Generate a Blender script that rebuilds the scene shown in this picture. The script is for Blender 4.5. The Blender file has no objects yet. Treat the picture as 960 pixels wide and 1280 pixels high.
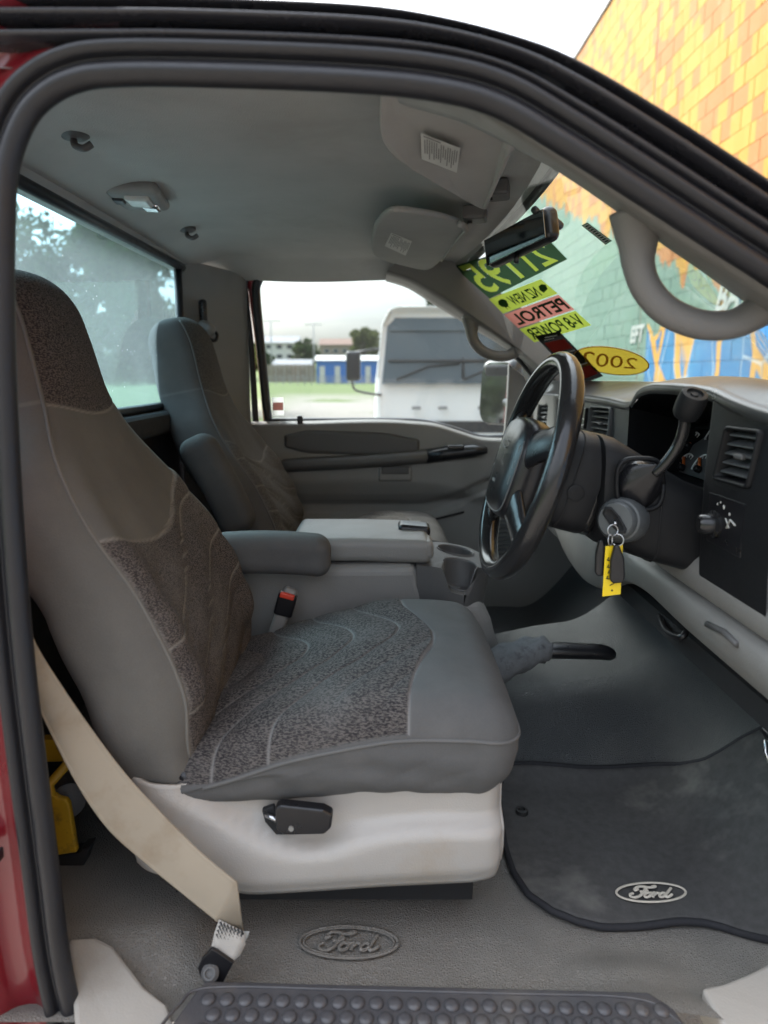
import bpy, bmesh, math, random
import numpy as np
from mathutils import Vector, Matrix
random.seed(7); rng = np.random.default_rng(7)
R = math.radians
scene = bpy.context.scene
col = scene.collection
pi = math.pi

# ------------------------------------------------------------------ camera
CAM = Vector((0.0, -0.8, 0.87)); FPX = 860.0; PPX, PPY = 475.0, 618.6; PITCH = R(10)
cd = bpy.data.cameras.new('camera'); cam = bpy.data.objects.new('camera', cd); col.objects.link(cam)
cam.location = CAM; cam.rotation_euler = (R(90) - PITCH, 0, 0)
cd.sensor_fit = 'VERTICAL'; cd.sensor_height = 36; cd.sensor_width = 27
cd.lens = FPX / 1280 * 36
cd.shift_x = (480 - PPX) / 1280; cd.shift_y = -(640 - PPY) / 1280
cd.clip_start = 0.05; cd.clip_end = 2000
cd.dof.use_dof = True; cd.dof.focus_distance = 1.35; cd.dof.aperture_fstop = 3.2
scene.camera = cam

# ------------------------------------------------------------------ world, sun, exposure
SUN_EL, SUN_AZ = R(40), R(318)      # azimuth measured from +Y clockwise: over the far rear corner of the cab
w = bpy.data.worlds.new('World'); scene.world = w; w.use_nodes = True
nt = w.node_tree; nt.nodes.clear()
def wn(t, **k):
    n = nt.nodes.new(t)
    for a, b in k.items(): setattr(n, a, b)
    return n
sky = wn('ShaderNodeTexSky', sky_type='NISHITA', sun_disc=False, sun_elevation=SUN_EL, sun_rotation=SUN_AZ,
         altitude=50, air_density=1.2, dust_density=4.0, ozone_density=1.0)
hs = wn('ShaderNodeHueSaturation'); hs.inputs['Saturation'].default_value = 0.34; hs.inputs['Value'].default_value = 1.0
tc = wn('ShaderNodeTexCoord'); mp = wn('ShaderNodeMapping'); mp.inputs['Scale'].default_value = (1.0, 1.0, 2.6)
nz = wn('ShaderNodeTexNoise'); nz.inputs['Scale'].default_value = 2.2; nz.inputs['Detail'].default_value = 7; nz.inputs['Roughness'].default_value = 0.55
cr = wn('ShaderNodeValToRGB'); cr.color_ramp.elements[0].position = 0.36; cr.color_ramp.elements[0].color = (0.84, 0.87, 0.92, 1)
cr.color_ramp.elements[1].position = 0.66; cr.color_ramp.elements[1].color = (1.12, 1.12, 1.10, 1)
mx = wn('ShaderNodeMix', data_type='RGBA', blend_type='MULTIPLY'); mx.inputs['Factor'].default_value = 1.0
bg = wn('ShaderNodeBackground'); bg.inputs['Strength'].default_value = 0.14
out = wn('ShaderNodeOutputWorld')
L = nt.links.new
L(sky.outputs[0], hs.inputs['Color']); L(hs.outputs[0], mx.inputs[6]); L(tc.outputs['Generated'], mp.inputs[0]); L(mp.outputs[0], nz.inputs['Vector'])
sx = wn('ShaderNodeSeparateXYZ'); L(tc.outputs['Generated'], sx.inputs[0])
gr_ = wn('ShaderNodeMapRange'); L(sx.outputs[2], gr_.inputs['Value'])          # an overcast sky is about three times brighter overhead than at the horizon
gr_.inputs['From Min'].default_value = 0.0; gr_.inputs['From Max'].default_value = 1.0; gr_.inputs['To Min'].default_value = 0.29; gr_.inputs['To Max'].default_value = 2.6
mx2 = wn('ShaderNodeMix', data_type='RGBA', blend_type='MULTIPLY'); mx2.inputs['Factor'].default_value = 1.0
L(nz.outputs['Fac'], cr.inputs[0]); L(cr.outputs[0], mx.inputs[7]); L(mx.outputs[2], mx2.inputs[6]); L(gr_.outputs[0], mx2.inputs[7]); L(mx2.outputs[2], bg.inputs[0]); L(bg.outputs[0], out.inputs[0])
sd = bpy.data.lights.new('sun', 'SUN'); sd.energy = 0.7; sd.angle = R(16); sd.color = (1, 0.97, 0.92)
so = bpy.data.objects.new('sun', sd); col.objects.link(so)
sv = Vector((math.sin(SUN_AZ) * math.cos(SUN_EL), math.cos(SUN_AZ) * math.cos(SUN_EL), math.sin(SUN_EL)))
so.rotation_euler = sv.to_track_quat('Z', 'Y').to_euler(); so.location = sv * 50
scene.render.engine = 'CYCLES'
scene.view_settings.view_transform = 'Standard'; scene.view_settings.look = 'None'
scene.view_settings.exposure = 2.0; scene.view_settings.gamma = 1
scene.cycles.max_bounces = 10; scene.cycles.diffuse_bounces = 6; scene.cycles.transparent_max_bounces = 12

# ------------------------------------------------------------------ measuring helpers (pixel of the 960x1280 photograph + one known plane -> point)
cs, sn = math.cos(PITCH), math.sin(PITCH)
def ray(px, py):
    a = (px - PPX) / FPX; b = (PPY - py) / FPX
    return Vector((a, b * sn + cs, b * cs - sn))
def PY(px, py, Y):
    d = ray(px, py); return CAM + d * ((Y - CAM.y) / d.y)
def PZ(px, py, Z):
    d = ray(px, py); return CAM + d * ((Z - CAM.z) / d.z)
def PX(px, py, X):
    d = ray(px, py); return CAM + d * ((X - CAM.x) / d.x)
def proj(p):
    x, dy, dz = p[0] - CAM.x, p[1] - CAM.y, p[2] - CAM.z
    den = dy * cs - dz * sn
    return (PPX + FPX * x / den, PPY - FPX * (dz * cs + dy * sn) / den, den)

# ------------------------------------------------------------------ material helpers
MATS = {}
class NB:
    def __init__(s, name):
        s.m = bpy.data.materials.new(name); s.m.use_nodes = True; s.t = s.m.node_tree
        s.b = s.t.nodes['Principled BSDF']; s.o = s.t.nodes['Material Output']
    def n(s, t, ins=None, **k):
        x = s.t.nodes.new(t)
        for a, b in k.items(): setattr(x, a, b)
        for a, b in (ins or {}).items():
            if hasattr(b, 'is_linked') or hasattr(b, 'links'): s.t.links.new(b, x.inputs[a])
            else: x.inputs[a].default_value = b
        return x
    def l(s, a, b): s.t.links.new(a, b)
    def math(s, op, a, b=0.0, c=None):
        x = s.t.nodes.new('ShaderNodeMath'); x.operation = op
        for i, v in enumerate([a, b] + ([c] if c is not None else [])):
            if hasattr(v, 'links'): s.l(v, x.inputs[i])
            else: x.inputs[i].default_value = v
        return x.outputs[0]
    def mix(s, f, a, b):
        x = s.t.nodes.new('ShaderNodeMix'); x.data_type = 'RGBA'
        for i, v in ((0, f), (6, a), (7, b)):
            if hasattr(v, 'links'): s.l(v, x.inputs[i])
            else: x.inputs[i].default_value = v if i == 0 else (*v, 1) if len(v) == 3 else v
        return x.outputs[2]
    def pos(s): return s.n('ShaderNodeNewGeometry').outputs['Position']
    def noise(s, scale, detail=3, rough=0.5, vec=None, sc=None):
        v = vec or s.pos()
        if sc is not None:
            v = s.n('ShaderNodeMapping', {'Vector': v, 'Scale': sc}).outputs[0]
        return s.n('ShaderNodeTexNoise', {'Vector': v, 'Scale': scale, 'Detail': detail, 'Roughness': rough}).outputs['Fac']
    def ramp(s, f, p0, p1):
        x = s.n('ShaderNodeMapRange', {'From Min': p0, 'From Max': p1}); s.l(f, x.inputs['Value']); return x.outputs[0]
    def bump(s, h, strength, dist):
        x = s.n('ShaderNodeBump', {'Strength': strength, 'Distance': dist, 'Height': h}); s.l(x.outputs[0], s.b.inputs['Normal'])
    def set(s, color=None, rough=None, metal=None, spec=None, **k):
        for key, v in (('Base Color', color), ('Roughness', rough), ('Metallic', metal), ('Specular IOR Level', spec)):
            if v is None: continue
            if hasattr(v, 'links'): s.l(v, s.b.inputs[key])
            else: s.b.inputs[key].default_value = (*v, 1) if isinstance(v, tuple) and len(v) == 3 else v
        for key, v in k.items(): s.b.inputs[key.replace('_', ' ')].default_value = v
        return s.m
def plain(name, colr, rough=0.5, metal=0.0, var=0.12, scale=14, bump=0.0, bscale=400, spec=0.5, grime=None, coat=0.0):
    """painted / moulded material: base colour with uneven tone, optional moulded grain and grime"""
    b = NB(name)
    f = b.noise(scale, 4, 0.6)
    c = b.mix(f, tuple(x * (1 - var) for x in colr), tuple(min(1, x * (1 + var)) for x in colr))
    if grime:
        g = b.ramp(b.noise(grime[1], 5, 0.65), 0.52, 0.72)
        c = b.mix(b.math('MULTIPLY', g, grime[2]), c, grime[0])
    r = b.n('ShaderNodeMapRange', {'Value': b.noise(scale * 2.3, 3), 'To Min': max(0, rough - 0.08), 'To Max': min(1, rough + 0.08)}).outputs[0]
    b.set(c, r, metal, spec)
    if coat: b.b.inputs['Coat Weight'].default_value = coat; b.b.inputs['Coat Roughness'].default_value = 0.06
    if bump: b.bump(b.noise(bscale, 2, 0.5), bump, 0.002)
    return b.m
def grain_mat(name, colr, rough=0.55, scale=260, strength=0.5, var=0.15, grime=None, dist=0.0015):
    """leather-grained vinyl"""
    b = NB(name)
    v = b.n('ShaderNodeTexVoronoi', {'Vector': b.pos(), 'Scale': scale}, feature='DISTANCE_TO_EDGE').outputs['Distance']
    h = b.ramp(v, 0.0, 0.35)
    f = b.noise(7, 5, 0.65)
    c = b.mix(f, tuple(x * (1 - var) for x in colr), tuple(x * (1 + var) for x in colr))
    if grime:
        g = b.ramp(b.noise(grime[1], 6, 0.65), 0.5, 0.7); c = b.mix(b.math('MULTIPLY', g, grime[2]), c, grime[0])
    rr = b.n('ShaderNodeMapRange', {'Value': b.noise(11, 4), 'To Min': rough - 0.1, 'To Max': rough + 0.12}).outputs[0]
    b.set(c, rr); b.bump(h, strength, dist)
    return b.m
def fabric(name, colr, tint, insA, insB):
    """velour with a woven speckled insert; which is which comes from the sewn panels (mesh attribute), stitches too"""
    b = NB(name)
    at = b.n('ShaderNodeAttribute', attribute_name='panel')
    sep = b.n('ShaderNodeSeparateColor', {'Color': at.outputs['Color']})
    ins, st = sep.outputs[0], sep.outputs[1]
    f = b.noise(9, 4, 0.6)
    f2 = b.noise(420, 2, 0.7)
    base = b.mix(f, colr, tint)
    base = b.mix(b.math('MULTIPLY', f2, 0.35), base, tuple(x * 0.55 for x in colr))
    sp = b.noise(330, 2, 0.6, sc=(0.55, 1.0, 1.7))
    sp = b.ramp(sp, 0.42, 0.58)
    weave = b.mix(sp, insA, insB)
    c = b.mix(ins, base, weave)
    worn = b.ramp(b.noise(5.5, 5, 0.6), 0.48, 0.72)
    c = b.mix(b.math('MULTIPLY', worn, 0.24), c, tuple(min(1, x * 1.45) for x in tint))
    c = b.mix(b.math('MULTIPLY', st, 0.8), c, tuple(min(1, x * 1.7) for x in tint))
    b.set(c, 0.95, spec=0.15)
    b.b.inputs['Sheen Weight'].default_value = 0.12; b.b.inputs['Sheen Roughness'].default_value = 0.5
    b.b.inputs['Sheen Tint'].default_value = (*tint, 1)
    h = b.math('ADD', b.math('MULTIPLY', sp, b.math('MULTIPLY', ins, -0.6)), b.math('ADD', b.math('MULTIPLY', f2, 0.25), b.math('MULTIPLY', b.noise(26, 3), 0.6)))
    b.bump(h, 0.45, 0.003)
    return b.m
def glass_mat(name, tint, refl=0.06, dust=0.0, spots=False):
    b = NB(name); t = b.t
    tr = b.n('ShaderNodeBsdfTransparent', {'Color': (*tint, 1)})
    gl = b.n('ShaderNodeBsdfGlossy', {'Color': (1, 1, 1, 1), 'Roughness': 0.02})
    lw = b.n('ShaderNodeLayerWeight', {'Blend': 0.5})
    fz = b.math('MULTIPLY_ADD', b.math('POWER', lw.outputs['Facing'], 5.0), 0.7, 0.035)
    m1 = b.n('ShaderNodeMixShader', {0: fz, 1: tr.outputs[0], 2: gl.outputs[0]})
    last = m1
    if dust:
        df = b.n('ShaderNodeBsdfTranslucent', {'Color': (0.82, 0.86, 0.86, 1)})
        f = b.math('MULTIPLY_ADD', b.ramp(b.noise(3.5, 5, 0.6), 0.3, 0.75), dust * .35, dust * .8)
        if spots:
            v = b.n('ShaderNodeTexVoronoi', {'Vector': b.pos(), 'Scale': 55.0, 'Randomness': 1.0}).outputs['Distance']
            sp = b.math('MULTIPLY', b.ramp(v, 0.13, 0.05), 0.3)
            sp = b.math('MULTIPLY', sp, b.ramp(b.noise(9, 2), 0.5, 0.62))
            f = b.math('ADD', f, sp)
        last = b.n('ShaderNodeMixShader', {0: f, 1: m1.outputs[0], 2: df.outputs[0]})
    b.l(last.outputs[0], b.o.inputs['Surface'])
    return b.m

M = {}
M['red'] = plain('red_paint', (0.15, 0.004, 0.010), 0.3, 0.0, 0.1, 5, coat=1.0)
M['rubber'] = plain('black_rubber', (0.013, 0.013, 0.016), 0.42, var=0.25, scale=18, bump=0.15, bscale=300)
M['rail'] = plain('rail_rubber', (0.024, 0.024, 0.029), 0.26, var=0.2, scale=12, bump=0.08, bscale=200)
M['headliner'] = plain('headliner_cloth', (0.40, 0.40, 0.385), 0.95, var=0.14, scale=6, bump=0.6, bscale=500, spec=0.1, grime=((0.27, 0.26, 0.235), 2.6, 0.4))
M['visor'] = plain('visor_cloth', (0.34, 0.335, 0.32), 0.92, var=0.1, scale=10, bump=0.5, bscale=700, spec=0.1)
M['trim'] = plain('grey_trim', (0.22, 0.212, 0.20), 0.5, var=0.08, scale=9, bump=0.35, bscale=500)
M['trim_dark'] = plain('dark_grey_trim', (0.085, 0.083, 0.082), 0.5, var=0.1, scale=9, bump=0.35, bscale=500)
M['handle'] = plain('handle_plastic', (0.15, 0.143, 0.135), 0.45, var=0.08, scale=12, bump=0.3, bscale=500)
M['base'] = plain('seat_base_plastic', (0.36, 0.338, 0.312), 0.42, var=0.07, scale=7, bump=0.25, bscale=420, grime=((0.30, 0.22, 0.13), 5, 0.45))
def vinyl_mat():
    b = NB('floor_vinyl_sheet')
    v = b.n('ShaderNodeTexVoronoi', {'Vector': b.pos(), 'Scale': 260.0}, feature='DISTANCE_TO_EDGE').outputs['Distance']
    f = b.noise(7, 5, .65); c = b.mix(f, (.044, .047, .049), (.066, .070, .072))
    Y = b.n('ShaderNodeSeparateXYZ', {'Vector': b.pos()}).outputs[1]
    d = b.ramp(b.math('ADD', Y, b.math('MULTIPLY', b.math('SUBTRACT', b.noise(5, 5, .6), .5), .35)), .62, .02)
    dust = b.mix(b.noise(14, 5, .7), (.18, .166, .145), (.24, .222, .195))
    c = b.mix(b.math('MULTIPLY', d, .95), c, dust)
    b.set(c, b.n('ShaderNodeMapRange', {'Value': b.noise(11, 4), 'To Min': .42, 'To Max': .62}).outputs[0]); b.bump(b.ramp(v, 0, .3), .7, .002); return b.m
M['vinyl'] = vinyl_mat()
M['sill'] = plain('sill_plate_plastic', (0.06, 0.058, 0.062), 0.4, var=0.15, scale=20, bump=0.25, bscale=300, grime=((0.14, 0.12, 0.1), 9, 0.4))
M['kick'] = plain('kick_trim', (0.33, 0.305, 0.27), 0.5, var=0.08, scale=7, bump=0.2, bscale=300, grime=((0.2, 0.15, 0.1), 5, 0.5))
M['dash'] = grain_mat('dash_charcoal', (0.012, 0.0125, 0.014), 0.38, 500, 0.3, 0.12, dist=0.0008)
M['dash_top'] = grain_mat('dash_top_pad', (0.038, 0.04, 0.04), 0.33, 420, 0.05, 0.15, dist=0.0005)
M['dash_face'] = plain('dash_face', (0.085, 0.09, 0.092), 0.4, var=0.1, scale=10, bump=0.2, bscale=600)
M['black'] = plain('black_plastic', (0.010, 0.010, 0.012), 0.3, var=0.2, scale=16, bump=0.1, bscale=500)
M['gloss'] = plain('worn_leather_rim', (0.016, 0.016, 0.017), 0.2, var=0.3, scale=16, bump=0.1, bscale=160)
M['dash'].node_tree.nodes['Principled BSDF'].inputs['Specular IOR Level'].default_value = 0.22
M['void'] = plain('dark_interior', (0.01, 0.01, 0.011), 0.8, var=0.2, scale=8)
M['carpet'] = plain('back_panel_carpet', (0.05, 0.052, 0.056), 0.98, var=0.25, scale=40, bump=0.8, bscale=600, spec=0.05)
M['mat'] = plain('mat_carpet', (0.088, 0.086, 0.084), 0.98, var=0.3, scale=60, bump=1.0, bscale=900, spec=0.05, grime=((0.27, 0.26, 0.235), 3.4, 0.7))
M['mat_edge'] = plain('mat_binding', (0.012, 0.012, 0.015), 0.8, var=0.2, scale=60)
M['logo_thread'] = plain('logo_thread', (0.55, 0.5, 0.42), 0.85, var=0.25, scale=150, bump=0.6, bscale=1200)
M['belt'] = plain('belt_webbing', (0.30, 0.255, 0.195), 0.75, var=0.18, scale=9, bump=0.0, grime=((0.2, 0.145, 0.09), 12, 0.6))
M['belt_light'] = plain('belt_clean_webbing', (0.40, 0.375, 0.34), 0.75, var=0.1, scale=30, bump=0.5, bscale=800)
M['steel'] = plain('steel', (0.55, 0.55, 0.56), 0.28, 1.0, 0.1, 30)
M['chrome'] = plain('mirror_chrome', (0.85, 0.85, 0.86), 0.06, 1.0, 0.02, 30)
M['mirror'] = plain('mirror_glass', (0.62, 0.65, 0.66), 0.015, 1.0, 0.03, 20)
M['mirror_dark'] = plain('tinted_mirror_glass', (0.2, 0.21, 0.21), 0.03, 1.0, 0.03, 20)
M['yellow'] = plain('yellow_enamel', (0.5, 0.29, 0.015), 0.45, var=0.15, scale=20, bump=0.1, bscale=100, grime=((0.1, 0.06, 0.02), 30, 0.9))
M['tag'] = plain('yellow_tag', (0.85, 0.6, 0.01), 0.4, var=0.04, scale=20)
M['ink'] = plain('black_ink', (0.015, 0.015, 0.015), 0.6, var=0.1)
M['white'] = plain('white_paint', (0.8, 0.79, 0.76), 0.5, var=0.06, scale=8)
M['paper'] = plain('label_paper', (0.5, 0.5, 0.47), 0.7, var=0.1, scale=40)
M['paper_ink'] = plain('label_ink', (0.2, 0.2, 0.19), 0.7, var=0.1)
M['red_button'] = plain('red_button', (0.65, 0.06, 0.03), 0.4, var=0.05)
M['orange_paint'] = plain('orange_gauge_paint', (0.7, 0.16, 0.03), 0.5)
M['lens'] = plain('lamp_lens', (0.5, 0.5, 0.47), 0.15, var=0.1, scale=60)
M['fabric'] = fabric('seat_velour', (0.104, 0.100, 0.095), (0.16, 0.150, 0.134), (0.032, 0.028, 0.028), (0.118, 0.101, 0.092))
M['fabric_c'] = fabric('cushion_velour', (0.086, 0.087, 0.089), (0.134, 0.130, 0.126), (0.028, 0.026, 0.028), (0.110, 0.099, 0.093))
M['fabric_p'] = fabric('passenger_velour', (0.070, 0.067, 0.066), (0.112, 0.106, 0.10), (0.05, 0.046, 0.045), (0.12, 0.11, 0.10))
M['fur'] = plain('worn_boot_fabric', (0.12, 0.125, 0.13), 0.95, var=0.4, scale=60, bump=0.6, bscale=200, grime=((0.01, 0.01, 0.012), 22, 1.0))
M['ws'] = glass_mat('windscreen_glass', (0.78, 0.82, 0.80), dust=0.01)
M['rear_glass'] = glass_mat('rear_glass', (0.58, 0.76, 0.83), dust=0.085, spots=True)
M['side_glass'] = glass_mat('side_glass', (0.67, 0.735, 0.74), dust=0.012)

# ------------------------------------------------------------------ mesh helpers
def tag(o, label=None, cat=None, group=None, kind=None):
    for k, v in (('label', label), ('category', cat), ('group', group), ('kind', kind)):
        if v: o[k] = v
    return o
WLOC = {}
def empty(name, loc, parent=None):
    o = bpy.data.objects.new(name, None); o.empty_display_size = 0.1; col.objects.link(o)
    loc = Vector(loc)
    if parent is not None:
        o.parent = parent; o.location = loc - WLOC[parent.name]
    else: o.location = loc
    WLOC[o.name] = loc
    return o
def link_mesh(name, me, mat, parent=None):
    o = bpy.data.objects.new(name, me); col.objects.link(o)
    if mat is not None and not me.materials: me.materials.append(M[mat] if isinstance(mat, str) else mat)
    if parent is not None:
        o.parent = parent
        if parent.type == 'EMPTY': o.matrix_parent_inverse = Matrix.Translation(-WLOC[parent.name])
        WLOC[o.name] = Vector((0, 0, 0))
    return o
def mesh(name, v, f, mat, parent=None, smooth=True, sharp=None, bevel=None, recalc=True, seg=2):
    me = bpy.data.meshes.new(name); me.from_pydata([tuple(p) for p in v], [], f); me.update()
    if recalc:
        bm = bmesh.new(); bm.from_mesh(me); bmesh.ops.recalc_face_normals(bm, faces=bm.faces); bm.to_mesh(me); bm.free()
    if smooth: me.polygons.foreach_set('use_smooth', [True] * len(me.polygons))
    if sharp is not None: me.set_sharp_from_angle(angle=R(sharp))
    o = link_mesh(name, me, mat, parent)
    if bevel:
        m = o.modifiers.new('bevel', 'BEVEL'); m.width = bevel; m.segments = seg; m.limit_method = 'ANGLE'; m.angle_limit = R(35)
    return o
def crom(pts, n):
    """Catmull-Rom resampling of a polyline, n samples per span"""
    P = [Vector(p) for p in pts]; out = []
    for i in range(len(P) - 1):
        a, b, c, d = P[max(i - 1, 0)], P[i], P[i + 1], P[min(i + 2, len(P) - 1)]
        for k in range(n):
            t = k / n
            out.append(0.5 * ((2 * b) + (c - a) * t + (2 * a - 5 * b + 4 * c - d) * t * t + (3 * b - a - 3 * c + d) * t ** 3))
    out.append(P[-1]); return out
def loftv(rings, closed=True, caps=True):
    v = [p for r in rings for p in r]; n = len(rings[0]); f = []
    for i in range(len(rings) - 1):
        for j in range(n if closed else n - 1):
            k = (j + 1) % n
            f.append((i * n + j, i * n + k, (i + 1) * n + k, (i + 1) * n + j))
    if caps and closed:
        f.append(tuple(range(n))[::-1]); f.append(tuple(range((len(rings) - 1) * n, len(rings) * n)))
    return v, f
def loft(name, rings, mat, parent=None, closed=True, caps=True, **k):
    v, f = loftv(rings, closed, caps); return mesh(name, v, f, mat, parent, **k)
def tubev(pts, rad, n=10, flat=1.0, up=None):
    P = [Vector(p) for p in pts]; rings = []
    rad = rad if hasattr(rad, '__len__') else [rad] * len(P)
    t0 = (P[1] - P[0]).normalized()
    u = Vector(up) if up else (Vector((0, 0, 1)) if abs(t0.z) < 0.9 else Vector((1, 0, 0)))
    for i, p in enumerate(P):
        t = (P[min(i + 1, len(P) - 1)] - P[max(i - 1, 0)]).normalized()
        u = (u - t * u.dot(t)).normalized(); b = t.cross(u)
        rings.append([p + (u * math.cos(2 * pi * j / n) * flat + b * math.sin(2 * pi * j / n)) * rad[i] for j in range(n)])
    return loftv(rings)
def tube(name, pts, rad, mat, parent=None, n=10, flat=1.0, up=None, **k):
    v, f = tubev(pts, rad, n, flat, up); return mesh(name, v, f, mat, parent, **k)
class MB:
    """collects pieces into one mesh"""
    def __init__(s): s.v = []; s.f = []
    def add(s, vf):
        o = len(s.v); s.v += [Vector(p) for p in vf[0]]; s.f += [tuple(i + o for i in g) for g in vf[1]]; return s
    def tube(s, *a, **k): return s.add(tubev(*a, **k))
    def box(s, a, b):
        (x0, y0, z0), (x1, y1, z1) = a, b
        v = [(x, y, z) for x in (x0, x1) for y in (y0, y1) for z in (z0, z1)]
        return s.add((v, [(0, 1, 3, 2), (4, 6, 7, 5), (0, 4, 5, 1), (2, 3, 7, 6), (0, 2, 6, 4), (1, 5, 7, 3)]))
    def build(s, name, mat, parent=None, **k): return mesh(name, s.v, s.f, mat, parent, **k)
def prismv(poly, ex):
    n = len(poly); P = [Vector(p) for p in poly]; E = Vector(ex)
    return (P + [p + E for p in P], [tuple(range(n))[::-1], tuple(range(n, 2 * n))] + [(i, (i + 1) % n, n + (i + 1) % n, n + i) for i in range(n)])
def prism(name, poly, ex, mat, parent=None, bevel=None, smooth=False, **k):
    v, f = prismv(poly, ex); return mesh(name, v, f, mat, parent, smooth=smooth, bevel=bevel, **k)
def box(name, a, b, mat, parent=None, bevel=None, **k):
    m = MB().box(a, b); return mesh(name, m.v, m.f, mat, parent, smooth=False, bevel=bevel, **k)
def axis_samples(h, r, n, k):
    c = [-h + r - r * math.tan(a) for a in np.linspace(pi / 4, 0, k + 1)]
    m = list(np.linspace(-h + r, h - r, n + 1))[1:-1]
    return c + m + [-x for x in c[::-1]]
def rboxv(h, r, n=(4, 4, 4), k=4):
    """rounded box as numpy verts + faces, centred on the origin"""
    r = min(r, *[x * 0.999 for x in h])
    S = [axis_samples(h[i], r, n[i], k) for i in range(3)]
    idx = {}; v = []; f = []
    def vid(p):
        key = tuple(round(x, 6) for x in p)
        if key not in idx: idx[key] = len(v); v.append(p)
        return idx[key]
    for ax in range(3):
        a, b = (ax + 1) % 3, (ax + 2) % 3
        for sgn in (-1, 1):
            for i in range(len(S[a]) - 1):
                for j in range(len(S[b]) - 1):
                    q = []
                    for (ii, jj) in ((i, j), (i + 1, j), (i + 1, j + 1), (i, j + 1)):
                        p = [0, 0, 0]; p[ax] = sgn * h[ax]; p[a] = S[a][ii]; p[b] = S[b][jj]; q.append(vid(tuple(p)))
                    f.append(tuple(q if sgn > 0 else q[::-1]))
    V = np.array(v); Q = np.clip(V, -(np.array(h) - r), np.array(h) - r); D = V - Q
    ln = np.linalg.norm(D, axis=1, keepdims=True); ln[ln == 0] = 1
    return Q + D / ln * r, f
def rbox(name, c, h, r, mat, parent=None, rot=None, n=(4, 4, 4), k=4, deform=None):
    V, f = rboxv(h, r, n, k)
    if deform: V = deform(V)
    if rot is not None: V = V @ np.array(rot.to_3x3() if hasattr(rot, 'to_3x3') else rot).T
    V = V + np.array(c)
    return mesh(name, V.tolist(), f, mat, parent, recalc=False)
def rot(x=0, y=0, z=0):
    return (Matrix.Rotation(R(z), 3, 'Z') @ Matrix.Rotation(R(y), 3, 'Y') @ Matrix.Rotation(R(x), 3, 'X'))
def lathev(prof, c, axis, n=24):
    """profile [(radius, along)] turned round an axis"""
    ax = Vector(axis).normalized(); u = ax.orthogonal().normalized(); b = ax.cross(u); c = Vector(c)
    return loftv([[c + ax * z + (u * math.cos(2 * pi * j / n) + b * math.sin(2 * pi * j / n)) * max(r, 1e-4) for j in range(n)] for r, z in prof])
def lathe(name, prof, c, axis, mat, parent=None, n=24, sharp=40, **k):
    v, f = lathev(prof, c, axis, n); return mesh(name, v, f, mat, parent, sharp=sharp, **k)
def gridv(fn, nu, nv):
    v = [Vector(fn(i / nu, j / nv)) for i in range(nu + 1) for j in range(nv + 1)]
    f = [(i * (nv + 1) + j, (i + 1) * (nv + 1) + j, (i + 1) * (nv + 1) + j + 1, i * (nv + 1) + j + 1) for i in range(nu) for j in range(nv)]
    return v, f
def grid(name, fn, nu, nv, mat, parent=None, thick=0.0, **k):
    v, f = gridv(fn, nu, nv); o = mesh(name, v, f, mat, parent, **k)
    if thick: m = o.modifiers.new('solidify', 'SOLIDIFY'); m.thickness = thick; m.offset = 0
    return o
def textv(s, size=1.0, bold=0.0):
    """letters as flat faces: list of (x, y) verts and faces, starting at the origin"""
    c = bpy.data.curves.new('lettering', 'FONT'); c.body = s; c.size = size; c.offset = bold; c.resolution_u = 3
    o = bpy.data.objects.new('lettering', c); col.objects.link(o); bpy.context.view_layer.update()
    dg = bpy.context.evaluated_depsgraph_get(); me = o.evaluated_get(dg).to_mesh()
    v = [(p.co.x, p.co.y) for p in me.vertices]; f = [tuple(p.vertices) for p in me.polygons]
    o.evaluated_get(dg).to_mesh_clear(); bpy.data.objects.remove(o); bpy.data.curves.remove(c)
    return v, f
def smooth01(a, b, x):
    t = np.clip((np.asarray(x, float) - a) / (b - a), 0, 1); return t * t * (3 - 2 * t)
def itp(x, xs, ys): return np.interp(x, xs, ys)
def spl(x, xs, ys):
    """smooth 1-D interpolation (piecewise cubic Hermite, Catmull-Rom slopes)"""
    xs = np.asarray(xs, float); ys = np.asarray(ys, float); x = np.clip(np.asarray(x, float), xs[0], xs[-1])
    m = np.gradient(ys, xs); i = np.clip(np.searchsorted(xs, x, 'right') - 1, 0, len(xs) - 2)
    h = xs[i + 1] - xs[i]; t = (x - xs[i]) / h
    return ((2 * t**3 - 3 * t**2 + 1) * ys[i] + (t**3 - 2 * t**2 + t) * h * m[i] + (-2 * t**3 + 3 * t**2) * ys[i + 1] + (t**3 - t**2) * h * m[i + 1])
def paint(o, ins, st):
    a = o.data.color_attributes.new('panel', 'FLOAT_COLOR', 'POINT')
    d = np.zeros((len(ins), 4), np.float32); d[:, 0] = ins; d[:, 1] = st; d[:, 3] = 1
    a.data.foreach_set('color', d.ravel())
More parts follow.
